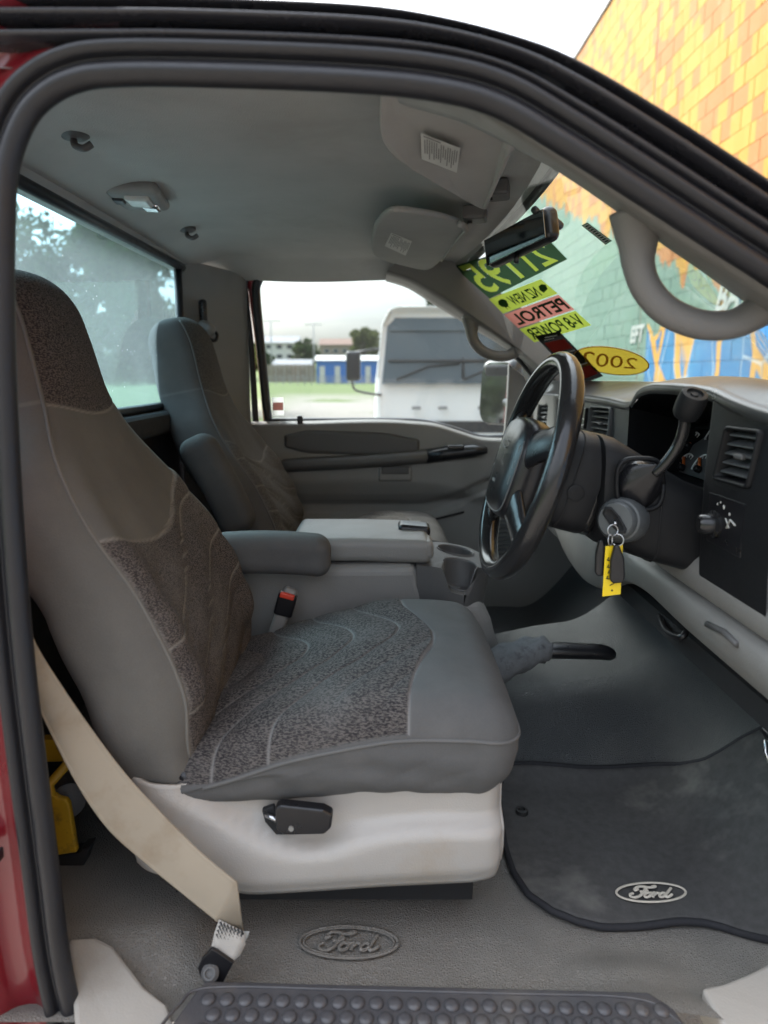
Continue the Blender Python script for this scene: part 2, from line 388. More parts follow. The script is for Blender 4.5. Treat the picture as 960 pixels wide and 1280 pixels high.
# hand-drawn script strokes of the oval badge's word, in a unit box (x 0..1, y 0..0.5)
WORD = [[(0.20, .36), (.12, .30), (.13, .38), (.22, .46), (.34, .45), (.46, .42), (.58, .44), (.60, .48), (.52, .46)],
        [(.40, .44), (.36, .34), (.31, .20), (.24, .08), (.13, .02), (.03, .06), (.02, .15), (.09, .19)],
        [(.24, .25), (.32, .25), (.40, .27), (.41, .33)],
        [(.47, .20), (.40, .19), (.35, .10), (.38, .03), (.46, .06), (.50, .15), (.47, .20), (.55, .18)],
        [(.55, .20), (.60, .20), (.56, .10), (.54, .03)], [(.57, .12), (.64, .20), (.70, .18)],
        [(.84, .17), (.77, .20), (.70, .12), (.71, .04), (.78, .05), (.85, .14)],
        [(.97, .40), (.90, .25), (.84, .10), (.86, .03), (.93, .07), (.99, .15)]]
def badge(name, c, ex, ey, wdt, mat, parent, r=0.0022, word=True, ring2=False, n=6, flat=0.5):
    """oval outline with the script word inside, as raised cord on a surface; ex, ey span the surface"""
    c, ex, ey = Vector(c), Vector(ex).normalized(), Vector(ey).normalized(); nrm = ex.cross(ey)
    m = MB(); h = wdt * 0.40
    ov = [c + ex * math.cos(a) * wdt / 2 + ey * math.sin(a) * h / 2 for a in np.linspace(0, 2 * pi, 49)]
    m.tube(ov, r, n=n, flat=flat, up=nrm)
    if ring2: m.tube([c + ex * math.cos(a) * wdt / 2 * .92 + ey * math.sin(a) * h / 2 * .88 for a in np.linspace(0, 2 * pi, 49)], r * .7, n=n, flat=flat, up=nrm)
    if word:
        for s in WORD:
            pts = crom([c + ex * (x - 0.5) * wdt * 0.62 + ey * (y - 0.23) * wdt * 0.52 for x, y in s], 4)
            m.tube(pts, r * 1.15, n=n, flat=flat, up=nrm)
    return m.build(name, mat, parent)

# ================================================================== THE TRUCK (world: X forward, Y across the cab away from the camera, Z up, floor at 0)
YC = 0.865                          # centre line of the cab
GROUND = -0.8
truck = tag(empty('pickup_truck', (0.0, YC, GROUND)), 'red pickup truck seen through its open driver door, grey cloth cab interior', 'pickup truck')
def mir(p): return Vector((p[0], 2 * YC - p[1], p[2]))

# ---- door opening, near side: body side, seal, rail, roof edge
SEAL = [(-.400, -.06), (-.408, .021), (-.417, .112), (-.420, .234), (-.425, .419), (-.427, .556), (-.423, .747), (-.414, .93), (-.402, 1.049), (-.392, 1.095),
        (-.373, 1.133), (-.352, 1.153), (-.325, 1.166), (-.29, 1.172), (-.20, 1.172), (-.03, 1.166), (.063, 1.157), (.125, 1.141), (.187, 1.109), (.258, 1.068), (.368, 1.004), (.435, .965), (.56, .885), (.66, .81)]
seal_path = crom([(x, 0, z) for x, z in SEAL], 5)
def frame2d(path, i):
    t = (path[min(i + 1, len(path) - 1)] - path[max(i - 1, 0)]).normalized()
    return Vector((-t.z, 0, t.x))       # outward normal (path runs up the pillar, forward along the roof)
def sweep(path, prof, wob=0.0):
    rings = []
    for i, p in enumerate(path):
        n = frame2d(path, i); d = wob * math.sin(i * 0.37) * math.sin(i * 0.11 + 1)
        rings.append([p + n * (a + d) + Vector((0, y + d, 0)) for a, y in prof])
    return rings
def smooth_prof(pr, n=3): return [(p.x, p.y) for p in crom([(a, b, 0) for a, b in pr], n)]
loft('door_seal', sweep(seal_path, smooth_prof([(.034, .03), (.016, .016), (.001, .006), (.003, -.006), (.013, -.013), (.022, -.008), (.027, -.001), (.031, -.010), (.038, -.014), (.044, -.008), (.047, .01), (.048, .05)]), 0.0006), 'rubber', truck, closed=False, recalc=False)
# the second weatherstrip and drip rail above it
R1 = [(-.75, 1.212), (-.45, 1.213), (-.29, 1.214), (-.20, 1.214), (-.028, 1.208), (.07, 1.199), (.14, 1.181), (.208, 1.146), (.281, 1.105), (.391, 1.041), (.458, 1.002), (.585, .92), (.68, .85)]
OO = [(-.75, 1.258), (-.45, 1.258), (-.28, 1.257), (-.18, 1.255), (-.029, 1.249), (.058, 1.238), (.145, 1.218), (.208, 1.196), (.30, 1.148), (.405, 1.087), (.47, 1.047), (.60, .965), (.70, .90)]
r1 = crom([(x, 0, z) for x, z in R1], 6); o1 = crom([(x, 0, z) for x, z in OO], 6)
RP = smooth_prof([(-.06, .05), (-.04, .012), (.04, -.006), (.14, -.014), (.24, -.008), (.30, .012), (.40, .014), (.46, -.004), (.55, -.016), (.65, -.014), (.72, .002), (.80, .008), (.88, -.006), (.95, -.010), (1.0, 0.0), (1.02, .05)], 3)
loft('drip_rail', [[a.lerp(b, wv) + Vector((0, y, 0)) for wv, y in RP] for a, b in zip(r1, o1)], 'rail', truck, closed=False, recalc=False)
loft('roof_edge', [[b + (b - a).normalized() * e + Vector((0, y, 0)) for e, y in ((-.004, .012), (.004, .004), (.009, .012), (.012, .03), (.012, .08))] for a, b in zip(r1, o1)], 'red', truck, closed=False, recalc=False)
# painted body side round the rear of the opening
BP = smooth_prof([(.040, .045), (.044, .012), (.052, .006), (.062, .012), (.072, .016), (.09, .010), (.105, -.012), (.14, -.030), (.25, -.034), (.45, -.034)], 3)
bs = [i for i, p in enumerate(seal_path) if p.x < -0.27]
loft('body_side', [sweep(seal_path, BP)[i] for i in bs], 'red', truck, closed=False, recalc=False)
st = MB().box((-.515, -.048, .255), (-.485, -.005, .27)); st.tube([(-.50, -.06, .262), (-.50, -.01, .262)], .006)
st.build('door_striker', 'black', truck, smooth=False, bevel=.002)
# roof skin, rear wall, far body skin, cowl and bonnet keep the cab closed
grid('roof_skin', lambda u, v: (-.70 + .86 * u, .04 + 1.65 * v, 1.262 + .05 * (1 - (2 * v - 1) ** 2) - .04 * max(0, u - .75) / .25), 12, 16, 'red', truck, thick=.004)
def sideskin(u, v): return (-.72 + 1.42 * u, 1.80, GROUND + .35 + (1.44 - GROUND - .35 + .0) * v * .0 + (.62 - (GROUND + .35)) * v)
grid('far_body_skin', sideskin, 6, 6, 'red', truck, thick=.004)
grid('bonnet', lambda u, v: (.88 + 1.25 * u, .12 + 1.49 * v, .74 - .12 * u * u + .05 * (1 - (2 * v - 1) ** 2) - .3 * max(0, u - .92) / .08), 20, 14, 'red', truck, thick=.004)
box('firewall', (.92, .0, -.02), (.94, 1.75, .80), 'void', truck)
box('near_kick_panel', (.60, .0, -.02), (.95, .012, .80), 'trim', truck)
box('rear_header', (-.70, .02, 1.212), (-.632, 1.74, 1.262), 'headliner', truck)
cw = grid('cowl_panel', lambda u, v: (.70 + .20 * u, .10 + 1.53 * v, .79 - .02 * u), 3, 8, 'black', truck, thick=.004)
for k, (y0, y1, b) in enumerate(((.30, .84, .0), (.92, 1.45, .0))):
    wp = MB(); pts = [(.83 + .05 * math.sin(t * pi), y0 + (y1 - y0) * t, .825 + .012 * math.sin(t * pi) + .006 * t) for t in np.linspace(0, 1, 14)]
    wp.tube(pts, .006, n=6); wp.tube([(.86, y0 + .1, .80), (.85, (y0 + y1) / 2, .845), (.84, (y0 + y1) / 2 + .08, .842)], .005, n=6)
    wp.build('wiper', 'black', truck)

# ---- floor: one moulded vinyl sheet, tunnel, toe board, riser behind the seat
def ss(a, b, x):
    t = min(1.0, max(0.0, (x - a) / (b - a))); return t * t * (3 - 2 * t)
def floor_z(x, y):
    tun = ss(.50, .70, y) * (1 - ss(1.05, 1.22, y))
    h = (.13 + .10 * ss(.15, .9, x)) * tun
    h += .42 * ss(.52, 1.0, x) * (1 - .35 * tun)
    h += .045 * (1 - ss(-.34, -.24, x)) * ss(.03, .12, y)          # riser under the rear of the seat
    h += .02 * (1 - ss(-.02, .055, y))                             # lip at the sill
    h += .018 * ss(.25, .34, x) * (1 - ss(.36, .5, x)) * (1 - ss(.06, .12, y))
    h += .004 * math.sin(x * 23 + 1) * math.sin(y * 17) * ss(.3, .5, y)
    return h
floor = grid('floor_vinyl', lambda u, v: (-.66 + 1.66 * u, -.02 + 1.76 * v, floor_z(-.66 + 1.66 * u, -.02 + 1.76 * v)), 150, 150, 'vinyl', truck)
box('back_wall', (-.72, .0, -.02), (-.66, 1.75, .77), 'carpet', truck)
badge('floor_badge', (PZ(436, 1177, .006)) + Vector((0, 0, .0)), (1, -.02, 0), (0, 1, .0), .152, 'vinyl', floor, r=.0028, ring2=True, flat=.7)
# sill plate with raised round studs
SR = Matrix.Rotation(R(-1.6), 3, 'Z')
def S(x, y, z=0): 
    p = SR @ Vector((x, y, 0)); return Vector((.055 + p.x, -.052 + p.y, .026 + z))
plate = prism('sill_plate', [S(-.30, .070), S(.31, .070), S(.335, .045), S(.37, -.08), S(-.355, -.08), S(-.312, .045)], (0, 0, .012), 'sill', truck, bevel=.004)
me = bpy.data.meshes.new('stud'); v, f = lathev([(.0105, -.002), (.0105, .001), (.0088, .0032), (.005, .0046), (.0005, .005)], (0, 0, 0), (0, 0, 1), 14)
me.from_pydata([tuple(p) for p in v], [], f); me.polygons.foreach_set('use_smooth', [True] * len(me.polygons)); me.materials.append(M['sill'])
for r_ in range(4):
    for k in range(25):
        x = -.292 + k * .0252 + (.0126 if r_ % 2 else 0); 
        if x > .315: continue
        o = link_mesh('stud', me, None, plate); o.location = S(x + .004, .040 - r_ * .0225, .0125)
tube('plate_rim', crom([S(-.345, -.02, .0125), S(-.325, .03, .0125), S(-.29, .058, .0125), S(-.1, .06, .0125), S(.12, .06, .0125), S(.285, .058, .0125), S(.33, .03, .0125), S(.35, -.02, .0125)], 6), .0022, 'sill', plate, n=6)
# pale kick trims that close the two lower corners of the opening
def kick(name, outline, y0):
    n = len(outline); top = [PZ(a, b, z) for a, b, z in outline]
    return prism(name, top, (0, 0, -.05), 'kick', truck, bevel=.006, seg=3)
kick('rear_sill_trim', [(86, 1172, .05), (120, 1170, .05), (142, 1182, .045), (160, 1205, .04), (180, 1232, .035), (208, 1254, .03), (225, 1300, .02), (150, 1330, .02), (95, 1300, .03)], 0)
kick('front_sill_trim', [(876, 1234, .03), (905, 1228, .032), (935, 1216, .036), (975, 1196, .04), (1040, 1180, .05), (1060, 1300, .03), (915, 1300, .02)], 0)

# ---- headliner, visors, lamp, hooks
def hl_z(x, y):
    t = (y - YC) / .86
    z = 1.245 + .03 * (1 - t * t) - .055 * max(0, abs(t) - .86) / .14 - .022 * smooth01(.02, .27, x) - .04 * smooth01(-.50, -.64, x)
    return float(z)
def hl(u, v):
    y = .008 + 1.714 * v; e = 1 - ((y - YC) / .86) ** 2
    x1 = .255 + .06 * e - .06 * (1 - smooth01(0, .06, v)); x = -.645 + (x1 + .645) * u
    z = hl_z(x, y) + .004 * math.sin(x * 9 + y * 4) - .012 * (math.exp(-((y - .40) / .33) ** 4) + math.exp(-((y - 1.33) / .33) ** 4)) * smooth01(.0, .08, x) * 0
    if u > .97: z -= .012 * (u - .97) / .03
    return (x, y, z)
grid('headliner', hl, 70, 90, 'headliner', truck, recalc=True)
grid('windscreen_header_seal', lambda u, v: (lambda p: (p[0] + .014 * u - .003, p[1], p[2] - .016 * math.sin(u * pi) - .004))(hl(1, .05 + .9 * v)), 5, 60, 'rubber', truck, thick=.003)
def hit_hl(px, py, off=0.0):
    z = 1.25
    for _ in range(8):
        p = PZ(px, py, z); z = hl_z(p.x, p.y) + off
    return PZ(px, py, z)
def visor(outline, z, zt, label, name='sun_visor'):
    pts = crom([PZ(a, b, z + dz) for a, b, dz in outline + outline[:1]], 5)[:-1]
    o = prism(name, pts, (0, 0, zt), 'visor', truck, bevel=.007, seg=3)
    return o
def decal(name, quad, lines, mat, ink, parent, off=(0, 0, -.0015), pparent=None):
    """a flat printed label between four corner points, its print lines a child"""
    q = [Vector(p) + Vector(off) for p in quad]
    o = mesh(name, q, [(0, 1, 2, 3)], mat, parent, smooth=False)
    m = MB()
    def at(u, v): return (q[0].lerp(q[1], u)).lerp(q[3].lerp(q[2], u), v) + Vector(off) * .6
    for (u0, v0, u1, v1) in lines: m.add(([at(u0, v0), at(u1, v0), at(u1, v1), at(u0, v1)], [(0, 1, 2, 3)]))
    m.build('print', ink, pparent or o, smooth=False)
    return o
rl = random.Random(3)
LN = [(.08 + .06 * k, .12 + .2 * rl.random() * (k % 3 == 0), .08 + .06 * k + .028, .88 - .35 * rl.random()) for k in range(15)] + [(.06, .04, .5, .08)]
v1 = visor([(476, 118, .012), (476, 170, .0), (492, 196, 0), (530, 222, 0), (570, 245, 0), (604, 262, 0), (612, 252, 0), (630, 205, .0), (640, 182, .005), (622, 150, .012), (560, 128, .014), (510, 112, .016)], 1.192, .014, '')
decal('warning_label', [PZ(526, 165, 1.192), PZ(575, 184, 1.192), PZ(571, 215, 1.192), PZ(527, 198, 1.192)], LN, 'paper', 'paper_ink', v1, (0, 0, -.0012), v1)
v2 = visor([(468, 283, 0), (464, 305, 0), (470, 322, 0), (500, 332, 0), (532, 338, 0), (548, 330, 0), (565, 310, 0), (582, 288, 0), (560, 275, 0), (520, 267, 0), (486, 266, .0)], 1.205, .014, '')
decal('warning_label', [PZ(489, 290, 1.205), PZ(515, 301, 1.205), PZ(507, 319, 1.205), PZ(481, 307, 1.205)], LN, 'paper', 'paper_ink', v2, (0, 0, -.0012), v2)
tube('visor_pivot', crom([PZ(628, 158, 1.20), PZ(634, 168, 1.19), PZ(637, 182, 1.187), PZ(625, 215, 1.19), PZ(606, 258, 1.193)], 4), [.009] * 9 + [.004] * 8, 'visor', v1, n=8)
tube('visor_pivot', crom([PZ(575, 280, 1.20), PZ(582, 287, 1.20), PZ(570, 302, 1.203), PZ(552, 326, 1.205)], 4), [.008] * 5 + [.004] * 8, 'visor', v2, n=8)
for a, b in ((592, 277), (618, 248)):
    c = PZ(a, b, 1.215); mm = prism('visor_bracket', [c + Vector(d) for d in ((-.03, -.03, 0), (.02, -.04, 0), (.035, .02, 0), (.0, .035, 0), (-.02, .02, 0))], (0, 0, .03), 'trim_dark', truck, bevel=.005)
    lathe('screw', [(.006, -.006), (.006, .0)], c + Vector((-.01, -.005, 0)), (0, 0, 1), 'black', mm, 12)
# dome lamp
lc = hit_hl(172, 243, -.004)
lamp = rbox('dome_lamp', lc + Vector((0, 0, -.006)), (.058, .085, .018), .017, 'trim', truck, rot=rot(z=8), deform=lambda V: V * np.stack([np.ones(len(V)), np.ones(len(V)), 1 - .3 * (V[:, 2] < 0)], 1))
rbox('lens', lc + Vector((.012, -.03, -.0185)), (.026, .036, .010), .008, 'lens', lamp, rot=rot(z=8))
rbox('lens', lc + Vector((.018, .035, -.0185)), (.020, .024, .008), .008, 'chrome', lamp, rot=rot(z=8))
rbox('switch', lc + Vector((-.033, -.025, -.018)), (.012, .020, .006), .005, 'black', lamp, rot=rot(z=8))
for a, b in ((92, 172), (233, 289)):
    c = hit_hl(a, b, -.004); m = MB()
    m.add(lathev([(.026, .016), (.026, .003), (.018, -.002), (.004, -.003)], c, (0, 0, 1), 18))
    h = m.build('coat_hook', 'trim_dark', truck, sharp=40)
    tube('hook', crom([c + Vector((0, 0, .0)), c + Vector((.004, -.006, -.014)), c + Vector((.02, -.01, -.02)), c + Vector((.032, -.006, -.012))], 4), .006, 'trim_dark', h, n=8)

# ---- glass
def ws_x(y, z):
    t = (y - YC) / .735
    return .258 + .055 * (1 - t * t) + (1.215 - z) * (.84 + .48 * (1 - t * t))
grid('windscreen', lambda u, v: (lambda y, z: (ws_x(y, z), y, z))(.10 + 1.53 * u, .80 + .43 * v), 40, 16, 'ws', truck)
def hit_ws(px, py, off=.004):
    d = ray(px, py); a, b = .6, 4.0
    for _ in range(40):
        m = (a + b) / 2; p = CAM + d * m
        if p.x < ws_x(p.y, p.z): a = m
        else: b = m
    return CAM + d * (a - off / d.length * 1.4)
box('rear_window', (-.648, .10, .775), (-.643, 1.47, 1.215), 'rear_glass', truck)
rw = MB()
for a, b in (((-.64, .06, 1.205), (-.635, 1.5, 1.205)), ((-.64, 1.465, 1.21), (-.64, 1.465, .77)), ((-.64, .06, .775), (-.64, 1.5, .775)), ((-.64, .09, .77), (-.64, .09, 1.21))):
    rw.tube([a, b], .013, n=8)
rw.build('rear_window_seal', 'rubber', truck)
box('rear_shelf', (-.665, .06, .70), (-.60, 1.52, .765), 'carpet', truck, bevel=.02, seg=3)

# ---- far rear pillar trim with belt guide
pil = [[Vector(p) for p in r] for r in (
    [(-.655, 1.475, z) for z in (.0, .6, .9, 1.16, 1.24)], [(-.640, 1.505, z) for z in (.0, .6, .9, 1.16, 1.235)], [(-.60, 1.56, z) for z in (.0, .6, .9, 1.16, 1.23)],
    [(-.56, 1.62, z) for z in (.0, .6, .9, 1.16, 1.225)], [(-.515, 1.675, z) for z in (.0, .6, .9, 1.16, 1.22)], [(-.485, 1.70, z) for z in (.0, .6, .9, 1.16, 1.22)], [(-.472, 1.725, z) for z in (.0, .6, .9, 1.16, 1.22)])]
pillar = loft('rear_pillar_trim', pil, 'trim', truck, closed=False)
g0 = PY(254, 392, 1.545)
rbox('belt_guide', g0, (.014, .012, .045), .011, 'black', pillar, rot=rot(z=-35))
gd = rbox('belt_shroud', g0 + Vector((.012, -.02, -.052)), (.032, .022, .024), .018, 'trim', pillar, rot=rot(y=28, z=-30))
tube('belt_loop', crom([g0 + Vector((.0, -.03, -.07)), g0 + Vector((.04, -.035, -.09)), g0 + Vector((.048, -.02, -.07)), g0 + Vector((.03, -.02, -.05))], 4), .006, 'black', pillar, n=8)

# ---- front pillars and grab handles, near and far (mirror images)
LOW = [(.02, 1.20, .15), (.10, 1.175, .14), (.195, 1.128, .13), (.245, 1.098, .125), (.30, 1.062, .122), (.36, 1.022, .12), (.42, .982, .115), (.50, .925, .11), (.62, .83, .11)]
UPP = [(.02, 1.19, .012), (.10, 1.165, .012), (.187, 1.112, .012), (.235, 1.084, .012), (.29, 1.052, .012), (.35, 1.016, .012), (.42, .976, .012), (.50, .925, .012), (.62, .83, .012)]
def pillar_rings(flip):
    rr = []
    for a, b in zip(crom([(x + .006, y, z + .010) for x, z, y in LOW], 4), crom([(x, y, z) for x, z, y in UPP], 4)):
        up = Vector((.5, 0, .85)); ring = [b + Vector((0, .004, .03)), b, b.lerp(a, .3) - up * .004, b.lerp(a, .65) - up * .006, a - up * .003, a, a + Vector((.03, .006, .024)), a + Vector((.088, .014, .072))]
        rr.append([mir(p) if flip else p for p in ring])
    return rr
HP = [(792, 262), (797, 300), (798, 330), (808, 360), (833, 388), (872, 405), (912, 406), (942, 393), (962, 378)]
hp = crom([PY(a, b, .085) for a, b in HP], 5)
hr = [.0185 + .011 * math.exp(-(i / 7) ** 2) + .004 * math.exp(-((len(hp) - 1 - i) / 6) ** 2) for i in range(len(hp))]
for flip in (False, True):
    pl = loft('front_pillar_trim', pillar_rings(flip), 'handle', truck, closed=False)
    hpts = [mir(p) + Vector((0, .0, 0)) if flip else p for p in hp]
    hd = tube('grab_handle', hpts, hr, 'handle', truck, n=14, flat=.8, up=(0, 1, 0))
    for e in (2, -3):
        lathe('handle_cap', [(.024, -.006), (.024, .014), (.018, .019), (.001, .02)], hpts[e] + Vector((.006, (.004 if not flip else -.004), .012 if e == 2 else .004)), (0, -1 if not flip else -1, 0), 'handle', hd, 20)
# ---- seats
BZ = [.25, .33, .45, .55, .65, .74, .83, .93, 1.00, 1.07]
BX = [-.262, -.268, -.292, -.338, -.405, -.455, -.495, -.522, -.541, -.562]       # front face line
BW = [.250, .262, .266, .262, .250, .205, .140, .124, .114, .085]                 # half width
BT = [.14, .17, .19, .19, .185, .18, .17, .16, .145, .10]                      # thickness
def make_backrest(yc, mat, parent, sgn):
    NS, NT = 290, 240
    zz = np.concatenate([np.linspace(.25, .955, NS - 34), .955 + .088 * np.sin(np.linspace(0, pi / 2, 35)[1:])])
    front = spl(zz, BZ, BX); wid = spl(np.minimum(zz, .96), BZ, BW); th = spl(np.minimum(zz, .96), BZ, BT)
    cap = np.sqrt(np.clip(1 - (np.clip(zz - .955, 0, None) / .0885) ** 2, 0.0, 1)); cap = np.maximum(cap, .03)
    bot = np.sqrt(np.clip(1 - (np.clip(.29 - zz, 0, None) / .05) ** 2, .05, 1))
    tx = np.gradient(front, zz); nrm = np.stack([-np.ones_like(tx), tx], 1); nrm /= np.linalg.norm(nrm, axis=1, keepdims=True)   # towards the back
    V = np.zeros((len(zz), NT, 3)); INS = np.zeros((len(zz), NT)); ST = np.zeros((len(zz), NT))
    th_ = np.linspace(0, 2 * pi, NT, endpoint=False)
    for i in range(len(zz)):
        n = 3.6
        cu = np.sign(np.cos(th_)) * np.abs(np.cos(th_)) ** (2 / n); sv_ = np.sign(np.sin(th_)) * np.abs(np.sin(th_)) ** (2 / n)
        w_, t_ = wid[i] * min(cap[i] ** .45, 1) * (.9 + .1 * bot[i]), th[i] * (.12 + .88 * cap[i]) * (.6 + .4 * bot[i])
        depth = t_ * (1 + sv_) / 2                                   # 0 at the front face, t_ at the back
        u = cu; frontness = np.clip(1 - depth / (t_ * .5), 0, 1)
        bol = .026 * np.exp(-((np.abs(u) - .80) / .16) ** 2) * smooth01(.30, .40, zz[i]) * (1 - smooth01(.62, .78, zz[i]))      # side bolsters
        crown = .012 * (1 - u * u) * smooth01(.7, .9, zz[i]) - .010 * (1 - u * u) * (1 - smooth01(.6, .75, zz[i]))
        d = depth + (th[i] - t_) * .42 * (zz[i] > .9) - (bol + crown) * frontness
        # seams
        z_ = zz[i] + 0 * u; uu = u * sgn                                # uu = -1 on the side facing the camera for the driver seat
        ztop = .645 - .045 * np.cos(np.clip((uu - .05) * 2.2, -pi, pi)) + .035 * uu
        zhead = .825 - .022 * np.cos(uu * 1.9)
        fr = frontness > .12
        lim = np.abs(u) < .88
        ins = ((z_ < ztop) | (z_ > zhead)) & fr & lim
        st_ = np.zeros_like(u)
        for zc in (ztop, zhead): st_ = np.maximum(st_, np.exp(-((z_ - zc) / .0020) ** 2) * (fr & lim))
        st_ = np.maximum(st_, np.exp(-((np.abs(u) - .885) / .010) ** 2) * fr * .35)
        for c0, k1 in ((.555, .085), (.465, .10), (.385, .11)):         # quilting lines sweep down towards the camera side
            zl = c0 + k1 * uu + .018 * np.sin(uu * 3.2)
            st_ = np.maximum(st_, .9 * np.exp(-((z_ - zl) / .0019) ** 2) * (fr & lim & (z_ < ztop)))
        side = np.exp(-((zz[i] - .832) / .0020) ** 2) * (~fr | ~lim)
        st_ = np.maximum(st_, .5 * side)
        puff = .006 * np.abs(np.sin((z_ - .10 * uu - .018 * np.sin(uu * 3.2)) / .09 * pi)) * (fr & lim & (z_ < ztop))
        d = d + .0035 * st_ * frontness - puff * frontness + .003 * np.sin(zz[i] * 37 + u * 5) * (1 - frontness) * np.abs(u)
        V[i, :, 0] = front[i] + nrm[i, 0] * d; V[i, :, 2] = zz[i] + nrm[i, 1] * d * .55
        V[i, :, 1] = yc + w_ * u + 0.0
        INS[i] = ins; ST[i] = st_
    v, f = loftv([[Vector(p) for p in V[i]] for i in range(len(zz))])
    o = mesh('backrest', v, f, mat, parent); paint(o, INS.ravel(), ST.ravel())
    for e in (-1, 1):                                                    # sewn piping down both sides of the front panel
        j = int(np.argmin(np.abs(cu - e * .885) + 10 * (sv_ > -.2)))
        pts = [Vector(V[i, j]) + Vector((-nrm[i, 0], 0, -nrm[i, 1])) * .0005 for i in range(18, len(zz) - 12, 3)]
        p_ = tube('piping', pts, .0032, mat, parent, n=7); z0 = np.zeros(len(p_.data.vertices)); paint(p_, z0, z0 + .25)
    return o
def make_cushion(yc, mat, parent, sgn):
    h = (.275, .258, .085)
    def cmap(V):
        x, y, z = V[:, 0].copy(), V[:, 1].copy(), V[:, 2].copy()
        X = x - .062; u = y / h[1] * sgn
        topness = np.clip((z + .02) / .06, 0, 1)
        prof = spl(X, [-.34, -.27, -.15, -.02, .08, .15, .213], [-.105, -.082, -.04, -.004, .006, .0, -.012])
        zt = z + prof * (.25 + .75 * topness) + topness * (.016 * (1 - u * u) - .008)
        bx = .040 + .055 * np.exp(-((u + .05) / .5) ** 2)
        lim = (np.abs(u) < .995)
        ins = (X < bx) & lim & (z > .036)
        st_ = np.exp(-((X - bx) / .0022) ** 2) * lim * (z > .036)
        bend = .10 * np.exp(-((u - .15) / .42) ** 2) - .10 * smooth01(-.2, -.95, u) * 1.0
        for c0 in (-.235, -.150, -.065): st_ = np.maximum(st_, .95 * np.exp(-((X - c0 - bend) / .0022) ** 2) * ins)
        puff = .0055 * np.abs(np.sin((X - bend + .235) / .085 * pi)) ** .7 * ins * smooth01(1.0, .75, np.abs(u))
        sag = .010 * np.exp(-((X + .06) / .13) ** 2 - (u / .5) ** 2)
        rum = .0022 * np.sin(X * 31 + u * 5 + 1.5 * np.sin(u * 4)) * np.sin(u * 6.3 + X * 11) * topness
        zt = zt + puff * topness - .004 * st_ * topness - sag * topness + rum
        side = (np.abs(u) > .85)
        low = np.clip((.05 - z) / .08, 0, 1)
        wr = (.0022 * np.abs(np.sin(X * 22 - z * 70 + 2 * np.sin(X * 9))) ** .5 * np.sin(X * 13 + .7) + .0012 * np.sin(X * 95 + z * 80) * np.sin(X * 19 + 1.3) + .0016 * np.sin(z * 110 + X * 24)) * low * side
        sk = np.clip((.0 - z) / .08, 0, 1) * side
        yy = y * (1 - .035 * sk) + wr * np.sign(u)
        P = np.stack([X, yy + yc, zt + .312], 1)
        P[:, 0] -= .018 * np.clip((-z) / .085, 0, 1) * smooth01(.02, .17, X)
        return P, ins, st_
    V, f = rboxv(h, .055, (190, 170, 14), 8)
    P, ins, st_ = cmap(V)
    o = mesh('cushion', P.tolist(), f, mat, parent, recalc=False); paint(o, ins.astype(float), st_)
    r = .055; zl = .0335; path = []                                     # sewn seam round the top panel
    for t in np.linspace(-.20, h[0] - r, 60): path.append((t, -h[1], zl))
    for a_ in np.linspace(-pi / 2, 0, 12)[1:]: path.append((h[0] - r + r * math.cos(a_), -h[1] + r + r * math.sin(a_), zl))
    for t in np.linspace(-h[1] + r, h[1] - r, 30)[1:]: path.append((h[0], t, zl))
    for a_ in np.linspace(0, pi / 2, 12)[1:]: path.append((h[0] - r + r * math.cos(a_), h[1] - r + r * math.sin(a_), zl))
    for t in np.linspace(h[0] - r, -.20, 40)[1:]: path.append((t, h[1], zl))
    pp = cmap(np.array(path))[0]
    p_ = tube('piping', [Vector(q) for q in pp], .0030, mat, parent, n=7); z0 = np.zeros(len(p_.data.vertices)); paint(p_, z0, z0 + .25)
    return o
def make_base(yc, parent, sgn):
    """moulded side cover: a belt round the seat frame, pinched in above a ridge line"""
    hw = .262
    path = [(-.375, hw - .02), (-.34, hw), (-.25, hw + .002), (-.1, hw + .004), (.1, hw + .002), (.150, hw), (.172, hw - .006), (.184, hw - .022), (.188, hw - .05), (.188, 0)]
    pp = crom([(a, b, 0) for a, b in path], 8)
    rings = []
    xs_top = [-.375, -.335, -.30, -.275, -.255, -.235, 0, .19]; zt = [.285, .275, .268, .272, .268, .258, .262, .264]
    for p in pp:
        x = p.x if p.y > .05 else p.x
        top = float(itp(p.x, xs_top, zt)); bot = float(itp(p.x, [-.375, -.33, -.225, -.195, .0, .14, .175, .19], [.125, .12, .092, .088, .102, .108, .112, .13]))
        zr = float(spl(p.x, [-.375, -.30, -.22, -.16, -.10, -.03, .03, .19], [.285, .245, .20, .168, .155, .178, .19, .19]))
        zr = min(zr, top - .01)
        inn = .030 * smooth01(-.37, -.2, p.x)
        ring = []
        cx, cy = 0.0, 0.0
        d = Vector((p.x - .0, 0, 0)) if p.y < .2 else Vector((0, 1, 0))
        side = p.y > hw - .03
        for t in np.linspace(0, 1, 26):
            z = bot + (top - bot) * t
            k = smooth01(zr - .004, zr + .018, z) * inn
            tuck = .010 * (1 - smooth01(bot, bot + .03, z))
            lever = .016 * math.exp(-((p.x + .13) / .09) ** 2 - ((z - .215) / .035) ** 2)
            q = Vector((p.x - (0 if side else k + tuck), p.y - (k + tuck + lever if side else 0), z))
            ring.append(Vector((q.x, yc - sgn * q.y, q.z)))
        rings.append(ring)
    o = loft('base_cover', rings, 'base', parent, closed=False); m = o.modifiers.new('s', 'SOLIDIFY'); m.thickness = .006; m.offset = 0
    return o
